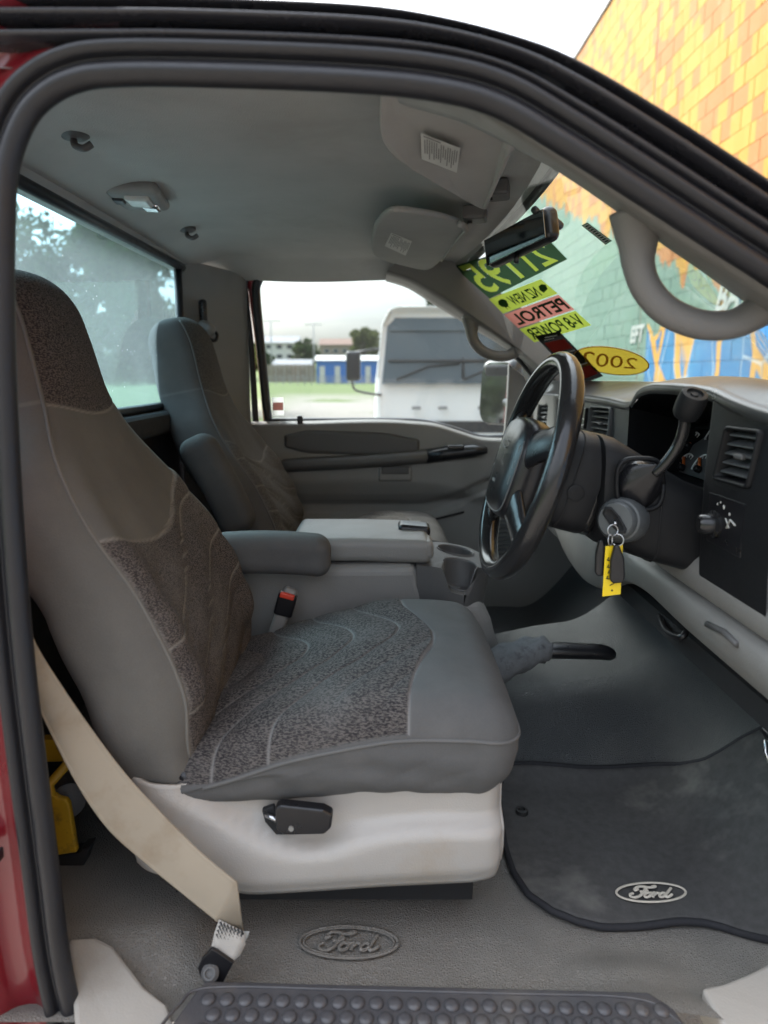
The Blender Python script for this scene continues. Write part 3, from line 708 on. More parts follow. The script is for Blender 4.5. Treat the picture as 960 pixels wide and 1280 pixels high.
def make_seat(name, yc, sgn, mats, base):
    s = empty(name, (-.05, yc, .0), truck)
    make_backrest(yc, mats[0], s, sgn); make_cushion(yc, mats[1], s, sgn)
    if base:
        b = make_base(yc, s, sgn)
        fr = MB().box((-.33, yc - .2, .03), (.15, yc + .2, .2)); fr.build('seat_frame', 'void', s, smooth=False)
        lv = empty('recliner_lever', PY(370, 1028, .12), s)
    return s
ds = make_seat('driver_seat', .385, 1, ('fabric', 'fabric_c'), True); ds['label'] = 'worn grey brown driver seat with patterned inserts, nearest the open door'
lv = [c for c in ds.children if c.name.startswith('recliner_lever')][0]
LY = .112
pts = [PY(a, b, LY) for a, b in ((343, 1012), (350, 1007), (404, 1013), (416, 1019), (414, 1036), (405, 1044), (356, 1045), (345, 1038))]
bpy.data.objects.remove(lv)
prism('recliner_lever', pts, (0, .02, 0), 'black', ds, bevel=.004, seg=3)
prism('lever_socket', [PY(a, b, .134) for a, b in ((327, 1013), (342, 1008), (350, 1030), (358, 1044), (345, 1044), (331, 1028))], (0, .01, 0), 'void', ds, bevel=.002)
tube('lever_link', [PY(332, 1018, .130), PY(348, 1026, .122)], .004, 'steel', ds, n=6)
lathe('lever_screw', [(.004, 0), (.004, .003)], PY(364, 1035, LY), (0, -1, 0), 'trim', ds, 10)
tube('recliner_bracket', [PY(222, 965, .15), PY(232, 970, .145), PY(240, 982, .145)], .010, 'black', ds, n=8)
def armrest(name, c, h, r, rt, mat, parent):
    V, f = rboxv(h, r, (22, 8, 8), 6)
    V[:, 2] += .008 * np.clip(V[:, 0] / h[0], -1, 1) ** 2 * -1
    V = V @ np.array(rt).T + np.array(c)
    o = mesh(name, V.tolist(), f, mat, parent, recalc=False)
    z = np.zeros(len(V)); paint(o, z, z); return o
armrest('armrest', (-.245, .690, .478), (.135, .042, .046), .032, rot(y=1), 'fabric_c', ds)
rbox('buckle_stalk', PY(352, 770, .66), (.016, .012, .07), .010, 'trim', ds, rot=rot(y=20))
bk = rbox('belt_buckle', PY(357, 755, .655), (.021, .013, .026), .006, 'black', ds, rot=rot(y=16))
rbox('release_button', PY(359, 745, .645), (.016, .006, .006), .003, 'red_button', ds, rot=rot(y=16))
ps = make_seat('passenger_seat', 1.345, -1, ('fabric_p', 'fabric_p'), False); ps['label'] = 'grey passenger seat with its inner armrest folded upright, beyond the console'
armrest('armrest', (-.435, 1.045, .575), (.145, .038, .052), .038, rot(y=64), 'fabric_p', ps)
box('seat_frame', (-.33, 1.13, .05), (.15, 1.56, .26), 'trim_dark', ps, bevel=.02)

# ---- centre console
con = prism('centre_console', [Vector((x, .735, z)) for x, z in ((-.42, .02), (-.42, .43), (.085, .432), (.105, .362), (.235, .345), (.262, .30), (.30, .16), (.30, .02))], (0, .285, 0), 'trim', truck, bevel=.022, seg=4)
con['label'] = 'grey plastic centre console with lid and double cup holder'
def lid_def(V):
    V[:, 2] += -.10 * np.clip(V[:, 0], 0, 1) * .35 + .006 * np.cos(V[:, 1] / .13 * 1.4) * (V[:, 2] > 0)
    return V
lid = rbox('console_lid', (-.045, .875, .462), (.165, .122, .027), .018, 'trim', con, n=(12, 8, 3), deform=lid_def)
rbox('lid_latch', (.085, .885, .487), (.040, .034, .014), .011, 'black', con, rot=rot(y=5))
rbox('lid_nose', (.112, .80, .462), (.014, .045, .022), .013, 'trim', con)
# cup holder: a tray with two wells
cup = empty('cup_holder', (.175, .87, .40), truck)
def well_ring(cx, cy, r, z): return [Vector((cx + r * math.cos(a), cy + r * math.sin(a), z)) for a in np.linspace(0, 2 * pi, 28, endpoint=False)]
cm = MB()
outl = crom([(.085, .737, 0), (.15, .733, 0), (.225, .740, 0), (.262, .79, 0), (.272, .87, 0), (.262, .95, 0), (.225, .998, 0), (.15, 1.0, 0), (.085, .995, 0)], 14)
top = [Vector((p.x, p.y, .432 - .18 * max(0, p.x - .12))) for p in outl]
def fill_with_holes(name, outer, holes, mat, parent):
    bm = bmesh.new(); es = []
    for lp in [outer] + holes:
        vs = [bm.verts.new(p) for p in lp]; es += [bm.edges.new((vs[i], vs[(i + 1) % len(vs)])) for i in range(len(vs))]
    bmesh.ops.triangle_fill(bm, use_beauty=True, use_dissolve=False, edges=es)
    me = bpy.data.meshes.new(name); bm.to_mesh(me); bm.free(); return link_mesh(name, me, mat, parent)
def ztop(x): return .432 - .18 * max(0, x - .12)
def notch(p): return -.055 * math.exp(-((p.x - .185) / .034) ** 6) * (1 if p.y < .80 else 0)
w1 = [Vector((p.x, p.y, ztop(p.x) + notch(p))) for p in well_ring(.195, .803, .041, 0)]
top = [p + Vector((0, 0, notch(p))) for p in top]
w2 = [Vector((p.x, p.y, ztop(p.x))) for p in well_ring(.195, .928, .046, 0)]
tp = fill_with_holes('tray_top', top, [w1, w2], 'trim_dark', cup)
loft('tray_side', [top, [Vector((p.x - (.012 if p.x > .2 else 0), p.y, ztop(p.x) - .08)) for p in top]], 'trim_dark', cup, closed=True, caps=False, sharp=30)
for wv, c in ((w1, (.195, .803)), (w2, (.195, .928))):
    rim = [[p + (Vector((c[0], c[1], p.z)) - p) * e + Vector((0, 0, dz)) for p in wv] for e, dz in ((-.06, .0005), (-.03, .004), (.02, .003), (.05, -.003), (.07, -.06), (.3, -.065), (.95, -.065))]
    loft('cup_well', rim, 'trim_dark', cup, caps=False)

# ---- passenger door seen from inside
WIN = [(338, 524), (330, 440), (324, 372), (325, 355), (334, 345), (362, 342), (420, 342), (480, 345), (525, 354), (562, 372), (600, 402), (640, 442), (672, 478), (690, 505), (690, 560), (640, 546), (600, 545), (565, 534), (530, 526), (490, 524), (420, 524)]
WY = 1.735
win = [PY(a, b, WY) for a, b in WIN]
door = empty('passenger_door', (0, 1.72, 0), truck)
wl = crom(win + [win[0]], 4)
mesh('window_pane', [p + Vector((0, .006, 0)) for p in win], [tuple(range(len(win)))], 'side_glass', door, smooth=False)
fr = []
for i, p in enumerate(wl[:-1]):
    a, b = wl[i - 1] if i else wl[-2], wl[i + 1]; t = (b - a).normalized(); n = Vector((t.z, 0, -t.x))
    fr.append((p, n))
cen = sum((p for p, n in fr), Vector()) / len(fr)
def fring(o0, y): return [p + (n if n.dot(p - cen) > 0 else -n) * o0 + Vector((0, y, 0)) for p, n in fr]
loft('window_frame', [list(r) for r in zip(*[fring(a, b) for a, b in ((-.004, .012), (-.006, 0), (-.002, -.012), (.010, -.020), (.022, -.016), (.026, 0), (.026, .03))])] + [[r[0] for r in ()] or [q[0] for q in [fring(a, b) for a, b in ((-.004, .012), (-.006, 0), (-.002, -.012), (.010, -.020), (.022, -.016), (.026, 0), (.026, .03))]]], 'rubber', door, closed=False)
# red sheet metal strip of the door edge behind the glass frame, dark opening seal round it
rs = crom([PY(338, 560, 1.75), PY(326, 440, 1.75), PY(317, 372, 1.75), PY(316, 350, 1.75), PY(330, 336, 1.75), PY(420, 334, 1.75), PY(530, 345, 1.75)], 5)
tube('door_edge', rs, .017, 'red', door, n=8)
ds_ = crom([PY(322, 570, 1.735), PY(314, 440, 1.735), PY(307, 372, 1.735), PY(307, 348, 1.735), PY(322, 335, 1.735), PY(420, 333, 1.735), PY(490, 336, 1.735), PY(545, 350, 1.735), PY(590, 380, 1.735)], 5)
tube('opening_seal', ds_, .012, 'rubber', truck, n=8)
# door card: sheet with mouldings, heights over (x, z)
def card(u, v):
    x = -.47 + 1.40 * u
    zt = float(spl(x, [-.47, -.3, .1, .2, .28, .36, .45, .93], [.698, .700, .702, .692, .668, .644, .638, .63]))
    z = -.05 + (zt + .05) * v
    y = 1.705 - .02 * smooth01(.6, .7, z / zt) 
    y -= .018 * (smooth01(.40, .44, z)) * (1 - smooth01(.55, .60, z)) * (1 - smooth01(.28, .42, x))            # moulded middle band
    y += .016 * smooth01(.0, .02, .035 - abs(z - (.375 + .10 * smooth01(.15, .45, x)))) * (1 - smooth01(.48, .56, x))     # shadowed groove under it
    y -= .012 * (1 - smooth01(.02, .30, z))
    if v > .985: y += .03 * (v - .985) / .015
    return (x, y, z)
grid('door_card', card, 120, 120, 'trim', door)
dpad = rbox('padded_insert', PY(440, 554, 1.69), (.245, .016, .044), .0155, 'trim_dark', door, n=(20, 2, 4), deform=lambda V: np.stack([V[:, 0], V[:, 1], V[:, 2] * (1 - .45 * smooth01(.05, .245, V[:, 0])**2 - .45 * smooth01(.12, .245, -V[:, 0])**2) - .008 * (V[:, 0] / .24)], 1))
arm = loft('door_armrest', [[PY(a, b, 1.685) + Vector((0, yy, zz)) for yy, zz in ((.02, .028), (-.03, .024), (-.05, .010), (-.05, -.012), (-.03, -.022), (.02, -.022))] for a, b in ((352, 582), (380, 580), (440, 577), (500, 573), (535, 570))], 'trim_dark', door)
arm.modifiers.new('b', 'BEVEL').width = .008
loft('switch_panel', [[PY(a, b, 1.685) + Vector((0, yy, zz)) for yy, zz in ((.02, .022 * k), (-.03, .020 * k), (-.045, .010 * k), (-.045, -.012 * k), (-.03, -.02 * k), (.02, -.02 * k))] for a, b, k in ((533, 570, 1.2), (560, 566, 1.2), (590, 563, 1.1), (607, 562, .6))], 'black', door)
rbox('door_handle', PY(570, 559, 1.63), (.03, .008, .008), .006, 'gloss', door)
rbox('pull_cup', PY(494, 592, 1.672), (.062, .012, .028), .010, 'trim', door, n=(6, 2, 4))
rbox('pull_cup_recess', PY(494, 588, 1.662), (.050, .004, .014), .004, 'trim_dark', door)
tube('lower_groove', [PY(365, 668, 1.70), PY(440, 660, 1.70), PY(520, 655, 1.70), PY(580, 640, 1.70)], .004, 'void', door, n=6)
rbox('lock_pin', PY(375, 527, 1.70), (.010, .008, .022), .006, 'black', door)
for k in range(9):
    z0 = 650 + k * 5.2; box('grille_slat', tuple(PY(620, z0 + 2.2, 1.64)), tuple(PY(648, z0, 1.64) + Vector((0, .01, 0))), 'dash_face', door)
# inspection sticker inside the far glass
# far exterior mirror
mo = empty('door_mirror', PY(622, 490, 1.95), truck)
mc = PY(621, 491, 1.97); mn = Vector((-.70, -.71, 0)).normalized()
rbox('mirror_shell', mc - mn * .036, (.036, .086, .130), .035, 'black', mo, rot=rot(z=45), n=(3, 4, 6))
mn = Vector((-.70, -.70, .075)).normalized(); mu = mn.cross(Vector((0, 0, 1))).normalized(); mv = mu.cross(mn)
prism('mirror_glass', [mc + mn * .002 + mu * .076 * math.copysign(abs(math.cos(a)) ** .45, math.cos(a)) + mv * .120 * math.copysign(abs(math.sin(a)) ** .45, math.sin(a)) for a in np.linspace(0, 2 * pi, 40, endpoint=False)], mn * .003, 'mirror', mo)
tube('mirror_arm', [mc + Vector((.03, 0, -.03)), mc + Vector((.06, -.16, -.06))], .018, 'black', mo)
prism('mirror_sail', [PY(a, b, 1.74) for a, b in ((636, 455), (655, 470), (668, 500), (668, 548), (630, 546), (634, 500))], (0, .02, 0), 'trim', truck, bevel=.004)
# ---- dashboard
dash = empty('dashboard', (.60, YC, .5), truck)
DY = [.05, .12, .18, .26, .34, .42, .52, .60, .67, .74, .9, 1.2, 1.5, 1.68]
DL = [.815, .822, .830, .842, .846, .847, .844, .832, .810, .803, .806, .806, .800, .795]        # height of the rear lip
DX = [.49, .49, .492, .498, .50, .50, .505, .515, .53, .545, .55, .55, .55, .555]
def lipx(y): return float(spl(y, DY, DX))
def lipz(y): return float(spl(y, DY, DL))
def dtop(u, v):
    y = .05 + 1.63 * v; x0, z0 = lipx(y), lipz(y); x1 = max(ws_x(min(max(y, .12), 1.6), .84), x0 + .05)
    if u < .12:                                                                    # rolled rear edge
        a = (u / .12) * pi * .75 - pi * .25
        return (x0 + .012 - .012 * math.cos(a), y, z0 - .004 + .012 * math.sin(a))
    t = (u - .12) / .88
    return (x0 + .012 + (x1 - x0 - .012) * t, y, z0 + .008 + (.838 - z0) * smooth01(0, 1, t) + .014 * math.sin(pi * min(1, t * 1.1)))
grid('dash_top', dtop, 46, 110, 'dash_top', dash)
box('dash_core', (.72, .05, .42), (.86, 1.68, .79), 'void', dash)
# recesses for the louvred outlets
VQ = [([(740, 509), (764, 511), (760, 551), (735, 545)], .556), ([(676, 507), (689, 507), (685, 538), (672, 536)], .556), ([(911, 536), (951, 541), (936, 607), (896, 596)], .4935)]
VP = [[PX(a, b, X) for a, b in q] for q, X in VQ]
def recess(y, z):
    for p in VP:
        c = sum(p, Vector()) / 4; ok = True
        for i in range(4):
            a, b = c + (p[i] - c) * .99, c + (p[(i + 1) % 4] - c) * .99
            if ((b.y - a.y) * (z - a.z) - (b.z - a.z) * (y - a.y)) * ((b.y - a.y) * (c.z - a.z) - (b.z - a.z) * (c.y - a.y)) < 0: ok = False; break
        if ok: return .034
    return 0.0
# centre face
def face(y0, y1, ztop_, zbot, xt, xb, name, mat, r=.012, n=10):
    def fn(u, v):
        y = y0 + (y1 - y0) * u; z = zbot + (ztop_ - zbot) * v; x = xb + (xt - xb) * v
        e = min(u, 1 - u) * (y1 - y0); 
        if e < r: x += r - math.sqrt(max(0, r * r - (r - e) ** 2))
        return (x + recess(y, z), y, z)
    return grid(name, fn, 150, 60, mat, dash)
face(.675, 1.36, .806, .55, .556, .575, 'centre_face', 'dash_face')
face(1.365, 1.70, .80, .50, .545, .555, 'passenger_face', 'trim', r=.03)
# cluster binnacle: hood underside, side walls, floor and gauge panel
bn = MB()
ys = np.linspace(.225, .675, 30)
bn.add(loftv([[Vector((lipx(y) + .006 + d, y, lipz(y) - .012 - .045 * d / .2)) for d in np.linspace(0, .2, 6)] for y in ys], closed=False))
bn.add(loftv([[Vector((.53 + d * .16, .672 - .02 * d * 0, .60 + .205 * t)) for t in np.linspace(0, 1, 6)] for d in np.linspace(0, 1, 6)], closed=False))
bn.add(loftv([[Vector((.50 + d * .19, .232, .60 + .225 * t)) for t in np.linspace(0, 1, 6)] for d in np.linspace(0, 1, 6)], closed=False))
bn.add(([(.69, .22, .60), (.69, .68, .60), (.69, .68, .82), (.69, .22, .82)], [(0, 1, 2, 3)]))
bn.add(([(.53, .22, .652), (.53, .68, .652), (.70, .68, .665), (.70, .22, .665)], [(0, 1, 2, 3)]))
bn.build('binnacle', 'dash', dash, smooth=True, sharp=40)
box('binnacle_front', (.515, .225, .55), (.535, .68, .652), 'dash', dash, bevel=.006)
def GP(y, z): return Vector((.640 + (z - .66) * .45, y, z))
cl = empty('instrument_cluster', (.64, .45, .66), truck)
gp = [GP(.24, .662), GP(.24, .765), GP(.45, .775), GP(.60, .76), GP(.665, .72), GP(.665, .662)]
prism('gauge_panel', gp, (.012, 0, 0), 'trim_dark', cl, bevel=.002)
def gauge(px, py, r=.031):
    d = ray(px, py); t = (.640 - .66 * .45 + CAM.z * .45) / (d.x - .45 * d.z); c = CAM + d * t + Vector((-.003, 0, 0))
    ey, ez = Vector((0, -1, 0)), Vector((.41, 0, .91))
    m = MB(); m.tube([c + (ey * math.cos(a) + ez * math.sin(a)) * r for a in np.linspace(R(60), R(190), 12)], .0019, n=5)
    for a in np.linspace(R(60), R(190), 6): m.tube([c + (ey * math.cos(a) + ez * math.sin(a)) * r * .75, c + (ey * math.cos(a) + ez * math.sin(a)) * r], .0010, n=4)
    m.build('gauge_scale', 'white', cl)
    tube('gauge_needle', [c, c + (ey * math.cos(R(135)) + ez * math.sin(R(135))) * r * .95], .0032, 'orange_paint', cl, n=5)
    lathe('gauge_hub', [(.0075, 0), (.0075, .008), (.005, .011), (.0005, .011)], c + Vector((.0, 0, -.002)), (-.9, 0, .4), 'black', cl, 14)
for a, b in ((864, 557), (893, 548), (856, 584), (876, 586), (899, 584)): gauge(a, b)
tube('cluster_trim', [PX(806, 570, .625), PX(835, 552, .66), PX(868, 536, .675), PX(905, 533, .68)], .004, 'dash', cl, n=6)
# end pod with vent and lamp switch
def pod(u, v):
    y = .045 + .205 * u; zt = lipz(y) - .006; z = .555 + (zt - .555) * v; x = .497 - .004 * math.sin(pi * v)
    e = (1 - u) * .205
    if e < .02: x += .02 - math.sqrt(max(0, .0004 - (.02 - e) ** 2))
    return (x + recess(y, z), y, z)
grid('end_pod', pod, 90, 90, 'dash', dash)
grid('pod_cheek', lambda u, v: (.517 + .17 * u, .25 - .012 * u, .555 + (lipz(.25) - .561) * v), 6, 6, 'dash', dash)
def vent(name, q, X, slats=5):
    """louvred outlet in a face at X; q = four pixel corners tl, tr, br, bl"""
    p = [PX(a, b, X) for a, b in q]; e = empty(name, sum(p, Vector()) / 4, truck); c = WLOC[e.name]
    def at(u, v, dx=0): return p[0].lerp(p[1], u).lerp(p[3].lerp(p[2], u), v) + Vector((dx, 0, 0))
    def ring(s, dx):
        out = []
        for (u, v) in ((0, 0), (1, 0), (1, 1), (0, 1)):
            u0, v0 = .5 + (u - .5) * s, .5 + (v - .5) * s
            for k in range(5):
                a = math.atan2(v - .5, u - .5); ang = [(-pi), (-pi / 2), 0, pi / 2][[(0, 0), (1, 0), (1, 1), (0, 1)].index((u, v))] + (pi / 2) * k / 4
                out.append(at(u0 - .09 * (1 if u else -1) + .09 * math.cos(ang), v0 - .09 * (1 if v else -1) + .09 * math.sin(ang), dx))
        return out
    loft('frame', [ring(1.10, .006), ring(1.12, -.004), ring(1.04, -.006), ring(.98, -.002), ring(.96, .03)], 'dash_face' if X > .53 else 'dash', e, caps=False)
    mesh('throat', ring(.97, .026), [tuple(range(20))], 'void', e, smooth=False)
    for k in range(slats):
        v = (k + .7) / (slats + .3); th = .02
        m = MB(); a, b = at(.03, v, .002), at(.97, v, .002)
        m.add(prismv([a, b, b + Vector((.018, 0, .006)), a + Vector((.018, 0, .006))], (0, 0, .0022))); m.build('slat', 'dash_face', e, smooth=False)
    rbox('slat_tab', at(.55, .5, .0), (.004, .012, .004), .003, 'trim_dark', e)
vent('air_vent', [(740, 509), (764, 511), (760, 551), (735, 545)], .556)
vent('air_vent', [(676, 507), (689, 507), (685, 538), (672, 536)], .556)
vent('air_vent', [(911, 536), (951, 541), (936, 607), (896, 596)], .4935)
dis = prism('radio_display', [PX(a, b, .551) for a, b in ((716, 510), (732, 510), (729, 536), (714, 535))], (.01, 0, 0), 'black', truck, bevel=.002)
tv, tf = textv('A/C', .03); q0, q1, q3 = PX(716, 531, .5495), PX(730, 532, .5495), PX(717, 514, .5495)
mesh('display_text', [q0 + (q1 - q0) * (x / .05) + (q3 - q0) * (y / .04) for x, y in tv], tf, 'white', dis, smooth=False)
ls = prism('lamp_switch_panel', [PX(a, b, .4925) for a, b in ((886, 613), (933, 629), (924, 699), (882, 676))], (.008, 0, 0), 'black', truck, bevel=.003)
kc = PX(894, 655, .4925)
lathe('switch_knob', [(.021, 0), (.021, .004), (.016, .007), (.014, .022), (.010, .026), (.0005, .026)], kc, (-1, 0, 0), 'gloss', ls, 20)
sym = MB()
for a, b, r_ in ((905, 634, .0032), (912, 643, .0025), (897, 630, .0018), (901, 628, .0018)): sym.add(lathev([(r_, 0), (r_, .0006)], PX(a, b, .4915), (-1, 0, 0), 10))
sym.tube([PX(908, 660, .4918), PX(913, 650, .4918), PX(919, 657, .4918)], .0014, n=5); sym.tube([PX(907, 648, .4918), PX(911, 660, .4918)], .0012, n=5)
sym.build('switch_symbols', 'paper', ls)
# knee bolster and lower strip
bol = []
for y in np.concatenate([[.46, .457, .45, .44], np.linspace(.42, .03, 20)]):
    k = math.sqrt(max(0.02, 1 - ((max(y, .42) - .42) / .0405) ** 2)); zc, xc = .555, .525
    bol.append([Vector((xc + dx * (.3 + .7 * k), y, zc + dz * k)) for dx, dz in ((.07, .035), (.02, .040), (-.012, .034), (-.028, .015), (-.030, -.005), (-.024, -.028), (.0, -.042), (.07, -.045))])
bo = loft('knee_bolster', bol, 'trim', dash, closed=False); m = bo.modifiers.new('sub', 'SUBSURF'); m.levels = m.render_levels = 2
lw = []
for y in np.linspace(.02, 1.25, 50):
    bt = float(spl(y, [.02, .3, .5, .62, .8, 1.0, 1.15, 1.25], [.438, .442, .448, .43, .358, .345, .365, .40])); tp_ = .516 if y < .5 else .516 + .02 * smooth01(.5, .7, y)
    xx = .498 + .02 * smooth01(.6, 1.25, y)
    lw.append([Vector(p) for p in ((xx + .06, y, tp_ + .004), (xx + .012, y, tp_), (xx, y, tp_ - .012), (xx + .004, y, (tp_ + bt) / 2), (xx + .014, y, bt + .008), (xx + .03, y, bt), (xx + .2, y, bt + .01))])
lo = loft('lower_panel', lw, 'trim', dash, closed=False)
tube('panel_latch', [PX(884, 780, .497), PX(905, 790, .497), PX(922, 806, .497)], .005, 'trim_dark', dash, n=8)
tube('hood_release', crom([PX(825, 770, .56), PX(832, 788, .54), PX(850, 797, .53), PX(858, 790, .54)], 4), .006, 'black', dash, n=8)
box('under_dash', (.56, .04, .36), (.75, 1.66, .40), 'void', dash)

# ---- steering column, wheel, ignition, gear lever
ax = Vector((.958, 0, -.287)).normalized(); WC = Vector((.252, .38, .712)); upv = Vector((.287, 0, .958)).normalized(); lat = Vector((0, 1, 0))
def rrect(c, hw, hh, n=28, e=4.0, u=upv, l=lat):
    return [c + l * hw * math.copysign(abs(math.cos(a)) ** (2 / e), math.cos(a)) + u * hh * math.copysign(abs(math.sin(a)) ** (2 / e), math.sin(a)) for a in np.linspace(0, 2 * pi, n, endpoint=False)]
colm = empty('steering_column', WC + ax * .2, truck)
loft('wheel_shroud', [rrect(WC + ax * s + upv * o, a, b) for s, a, b, o in ((.02, .05, .05, 0), (.025, .075, .075, 0), (.04, .088, .083, .0), (.08, .092, .086, .002), (.104, .09, .085, .002), (.108, .08, .078, .002))], 'dash', colm, sharp=50)
loft('column_collar', [rrect(WC + ax * s, a, b) for s, a, b in ((.100, .082, .080), (.120, .084, .082))], 'gloss', colm)
loft('column_cover', [rrect(Vector((x, .375, z)), a, b, e=5, u=Vector((0, 0, 1))) for x, z, a, b in ((.352, .683, .080, .080), (.358, .682, .094, .090), (.38, .676, .100, .092), (.44, .648, .106, .084), (.50, .622, .112, .074), (.56, .605, .112, .07))], 'dash', colm, sharp=50)
tube('cover_seam', [p for p in rrect(Vector((.445, .375, .6465)), .1072, .0845, e=5, u=Vector((0, 0, 1)))] + [rrect(Vector((.445, .375, .6465)), .1072, .0845, e=5, u=Vector((0, 0, 1)))[0]], .0016, 'void', colm, n=5)
tube('shroud_seam', [p for p in rrect(WC + ax * .06 + upv * .001, .0905, .0847)] + [rrect(WC + ax * .06 + upv * .001, .0905, .0847)[0]], .0014, 'void', colm, n=5)
lathe('shroud_button', [(.014, 0), (.014, .003), (.011, .004), (.0005, .003)], WC + ax * .065 + Vector((0, -.091, -.012)), (0, -1, 0), 'dash', colm, 18)
lathe('hazard_button', [(.016, 0), (.016, .006), (.012, .010), (.0005, .011)], WC + ax * .055 + upv * .086 + Vector((0, .03, 0)), (0.3, 0, 1), 'black', colm, 18)
wh = empty('steering_wheel', WC, truck)
rim = []; Rw = .186
def wpt(a, r, o=0): return WC + (upv * math.cos(a) + lat * math.sin(a)) * r - ax * o
for a in np.linspace(0, 2 * pi, 97)[:-1]:
    rad = (upv * math.cos(a) + lat * math.sin(a)); c = WC + rad * Rw
    rr = .0165 + .0012 * (abs(math.sin(2 * a)) ** 6)
    rim.append([c + (rad * math.cos(t) * 1.0 + ax * math.sin(t) * 1.1) * rr for t in np.linspace(0, 2 * pi, 15)[:-1]])
rim.append(rim[0])
loft('rim', rim, 'gloss', wh, caps=False)
for a0 in (68, 292, 128, 232):
    a = R(a0); t = Vector((0, 0, 0)); side = (upv * -math.sin(a) + lat * math.cos(a))
    rings = []
    for r_, w_, o in ((.065, .036, .022), (.10, .032, .018), (.14, .027, .008), (.165, .029, .001), (.185, .038, 0)):
        c = wpt(a, r_, o); rings.append([c + side * w_ * math.cos(q) - ax * .012 * math.sin(q) for q in np.linspace(0, 2 * pi, 15)[:-1]])
    loft('spoke', rings, 'gloss' if a0 > 100 and a0 < 260 else 'black', wh)
# hub pad: rounded trapezoid
def padring(s, o):
    return [WC + lat * x * s * 1.12 + upv * (y * s * 1.12 - .004) - ax * o for x, y in [(p.x, p.y) for p in crom([(-.085, .03, 0), (-.07, .062, 0), (-.03, .074, 0), (.03, .074, 0), (.07, .062, 0), (.085, .03, 0), (.082, -.03, 0), (.07, -.066, 0), (.03, -.078, 0), (-.03, -.078, 0), (-.07, -.066, 0), (-.082, -.03, 0), (-.085, .03, 0)], 4)[:-1]]]
loft('hub_pad', [padring(.9, -.02), padring(1.0, .0), padring(1.02, .018), padring(.98, .030), padring(.9, .037), padring(.5, .043), padring(.02, .044)], 'black', wh)
tube('pad_seam', [p for p in padring(.93, .035)][22:] + [p for p in padring(.93, .035)][:3], .0016, 'dash_face', wh, n=5)
badge('hub_badge', WC - ax * .0455 + upv * .028, -lat, upv, .034, 'trim', wh, r=.0010, word=False, ring2=True)
tv, tf = textv('AIRBAG', .008)
mesh('hub_lettering', [WC - ax * .0462 - upv * .040 + lat * (.014 - x) + upv * y for x, y in tv], tf, 'paper', wh, smooth=False)
for sgn in (-1, 1):
    for k in range(3): rbox('cruise_button', WC - ax * .034 + lat * (.074 * sgn) + upv * (.028 - k * .026), (.0045, .007, .009), .003, 'dash_face', wh, rot=rot(y=16))
ig0 = PY(776, 650, .262); igd = Vector((-.62, -.76, .14)).normalized()
ig = lathe('ignition_lock', [(.036, -.03), (.036, .004), (.033, .010), (.030, .011), (.0295, .022), (.026, .026), (.0005, .026)], ig0, igd, 'dash_face', truck, 28)
ku = igd.cross(Vector((0, 0, 1))).normalized(); kv = ku.cross(igd).normalized()
kd = (ku * -.72 + kv * -.69)
loft('key_slot', [[ig0 + igd * (.0265 + o) + (ku * -.72 + kv * -.69) * a * s + (ku * -.69 + kv * .72) * b * s for a, b in ((-.026, .002), (-.02, .009), (.0, .010), (.022, .006), (.026, .0), (.02, -.007), (.0, -.010), (-.02, -.008))] for s, o in ((1.0, -.002), (1.0, .002), (.8, .003), (.75, .0005), (.02, .0))], 'void', ig)
gl = empty('gear_lever', PY(815, 605, .27), truck)
b0 = PY(822, 596, .272)
loft('boot', [[PY(800 + 27 * s * (1 + .07 * math.sin(5 * a) * (s < 1)) * math.cos(a) + dx, 606 + 30 * s * (1 + .07 * math.sin(5 * a) * (s < 1)) * math.sin(a) + dy, yy) for a in np.linspace(0, 2 * pi, 40, endpoint=False)] for s, dx, dy, yy in ((1.08, 0, 0, .282), (1.0, 0, 0, .272), (.88, 3, -2, .264), (.66, 9, -7, .257), (.44, 17, -13, .253), (.28, 23, -18, .25), (.22, 27, -21, .25))], 'black', gl)
tube('boot_frame', [PY(800 + 29 * math.copysign(abs(math.cos(a)) ** .6, math.cos(a)), 605 + 32 * math.copysign(abs(math.sin(a)) ** .6, math.sin(a)), .266) for a in np.linspace(0, 2 * pi, 33)], .004, 'dash', gl, n=6)
sh = crom([PY(818, 592, .255), PY(833, 578, .245), PY(848, 556, .235), PY(855, 535, .225), PY(857, 515, .215)], 5)
tube('lever_shaft', sh, [.0085] * len(sh), 'gloss', gl, n=12)
ka = Vector((.05, -.55, .83)).normalized(); kb = PY(857, 519, .215)
lathe('knob', [(.009, -.004), (.017, -.001), (.0195, .004), (.0205, .018), (.0198, .034), (.0175, .039), (.012, .0395), (.0105, .036), (.006, .036), (.0045, .038), (.0005, .038)], kb, ka, 'dash', gl, 28, sharp=35)
# floor lever with a worn fabric boot
fl = empty('transfer_lever', PY(680, 815, .64), truck)
loft('fabric_boot', [[p + Vector((0, math.cos(a) * r_, math.sin(a) * r_ * .9 + .004 * math.sin(a * 3 + i * 1.3))) for a in np.linspace(0, 2 * pi, 16, endpoint=False)] for i, (p, r_) in enumerate(zip(crom([PY(608, 838, .64), PY(630, 828, .64), PY(655, 818, .64), PY(676, 812, .64), PY(690, 812, .64)], 4), np.interp(np.arange(17), [0, 8, 13, 16], [.050, .040, .030, .016])))], 'fur', fl)
rg = crom([PY(684, 813, .64), PY(700, 813, .64), PY(725, 814, .64), PY(752, 815, .64), PY(768, 819, .64)], 4)
tube('lever_grip', rg, [.018, .020, .021, .021, .021, .021, .021, .0205, .0205, .020, .020, .020, .0195, .019, .017, .014, .010], 'black', fl, n=12, flat=.85)
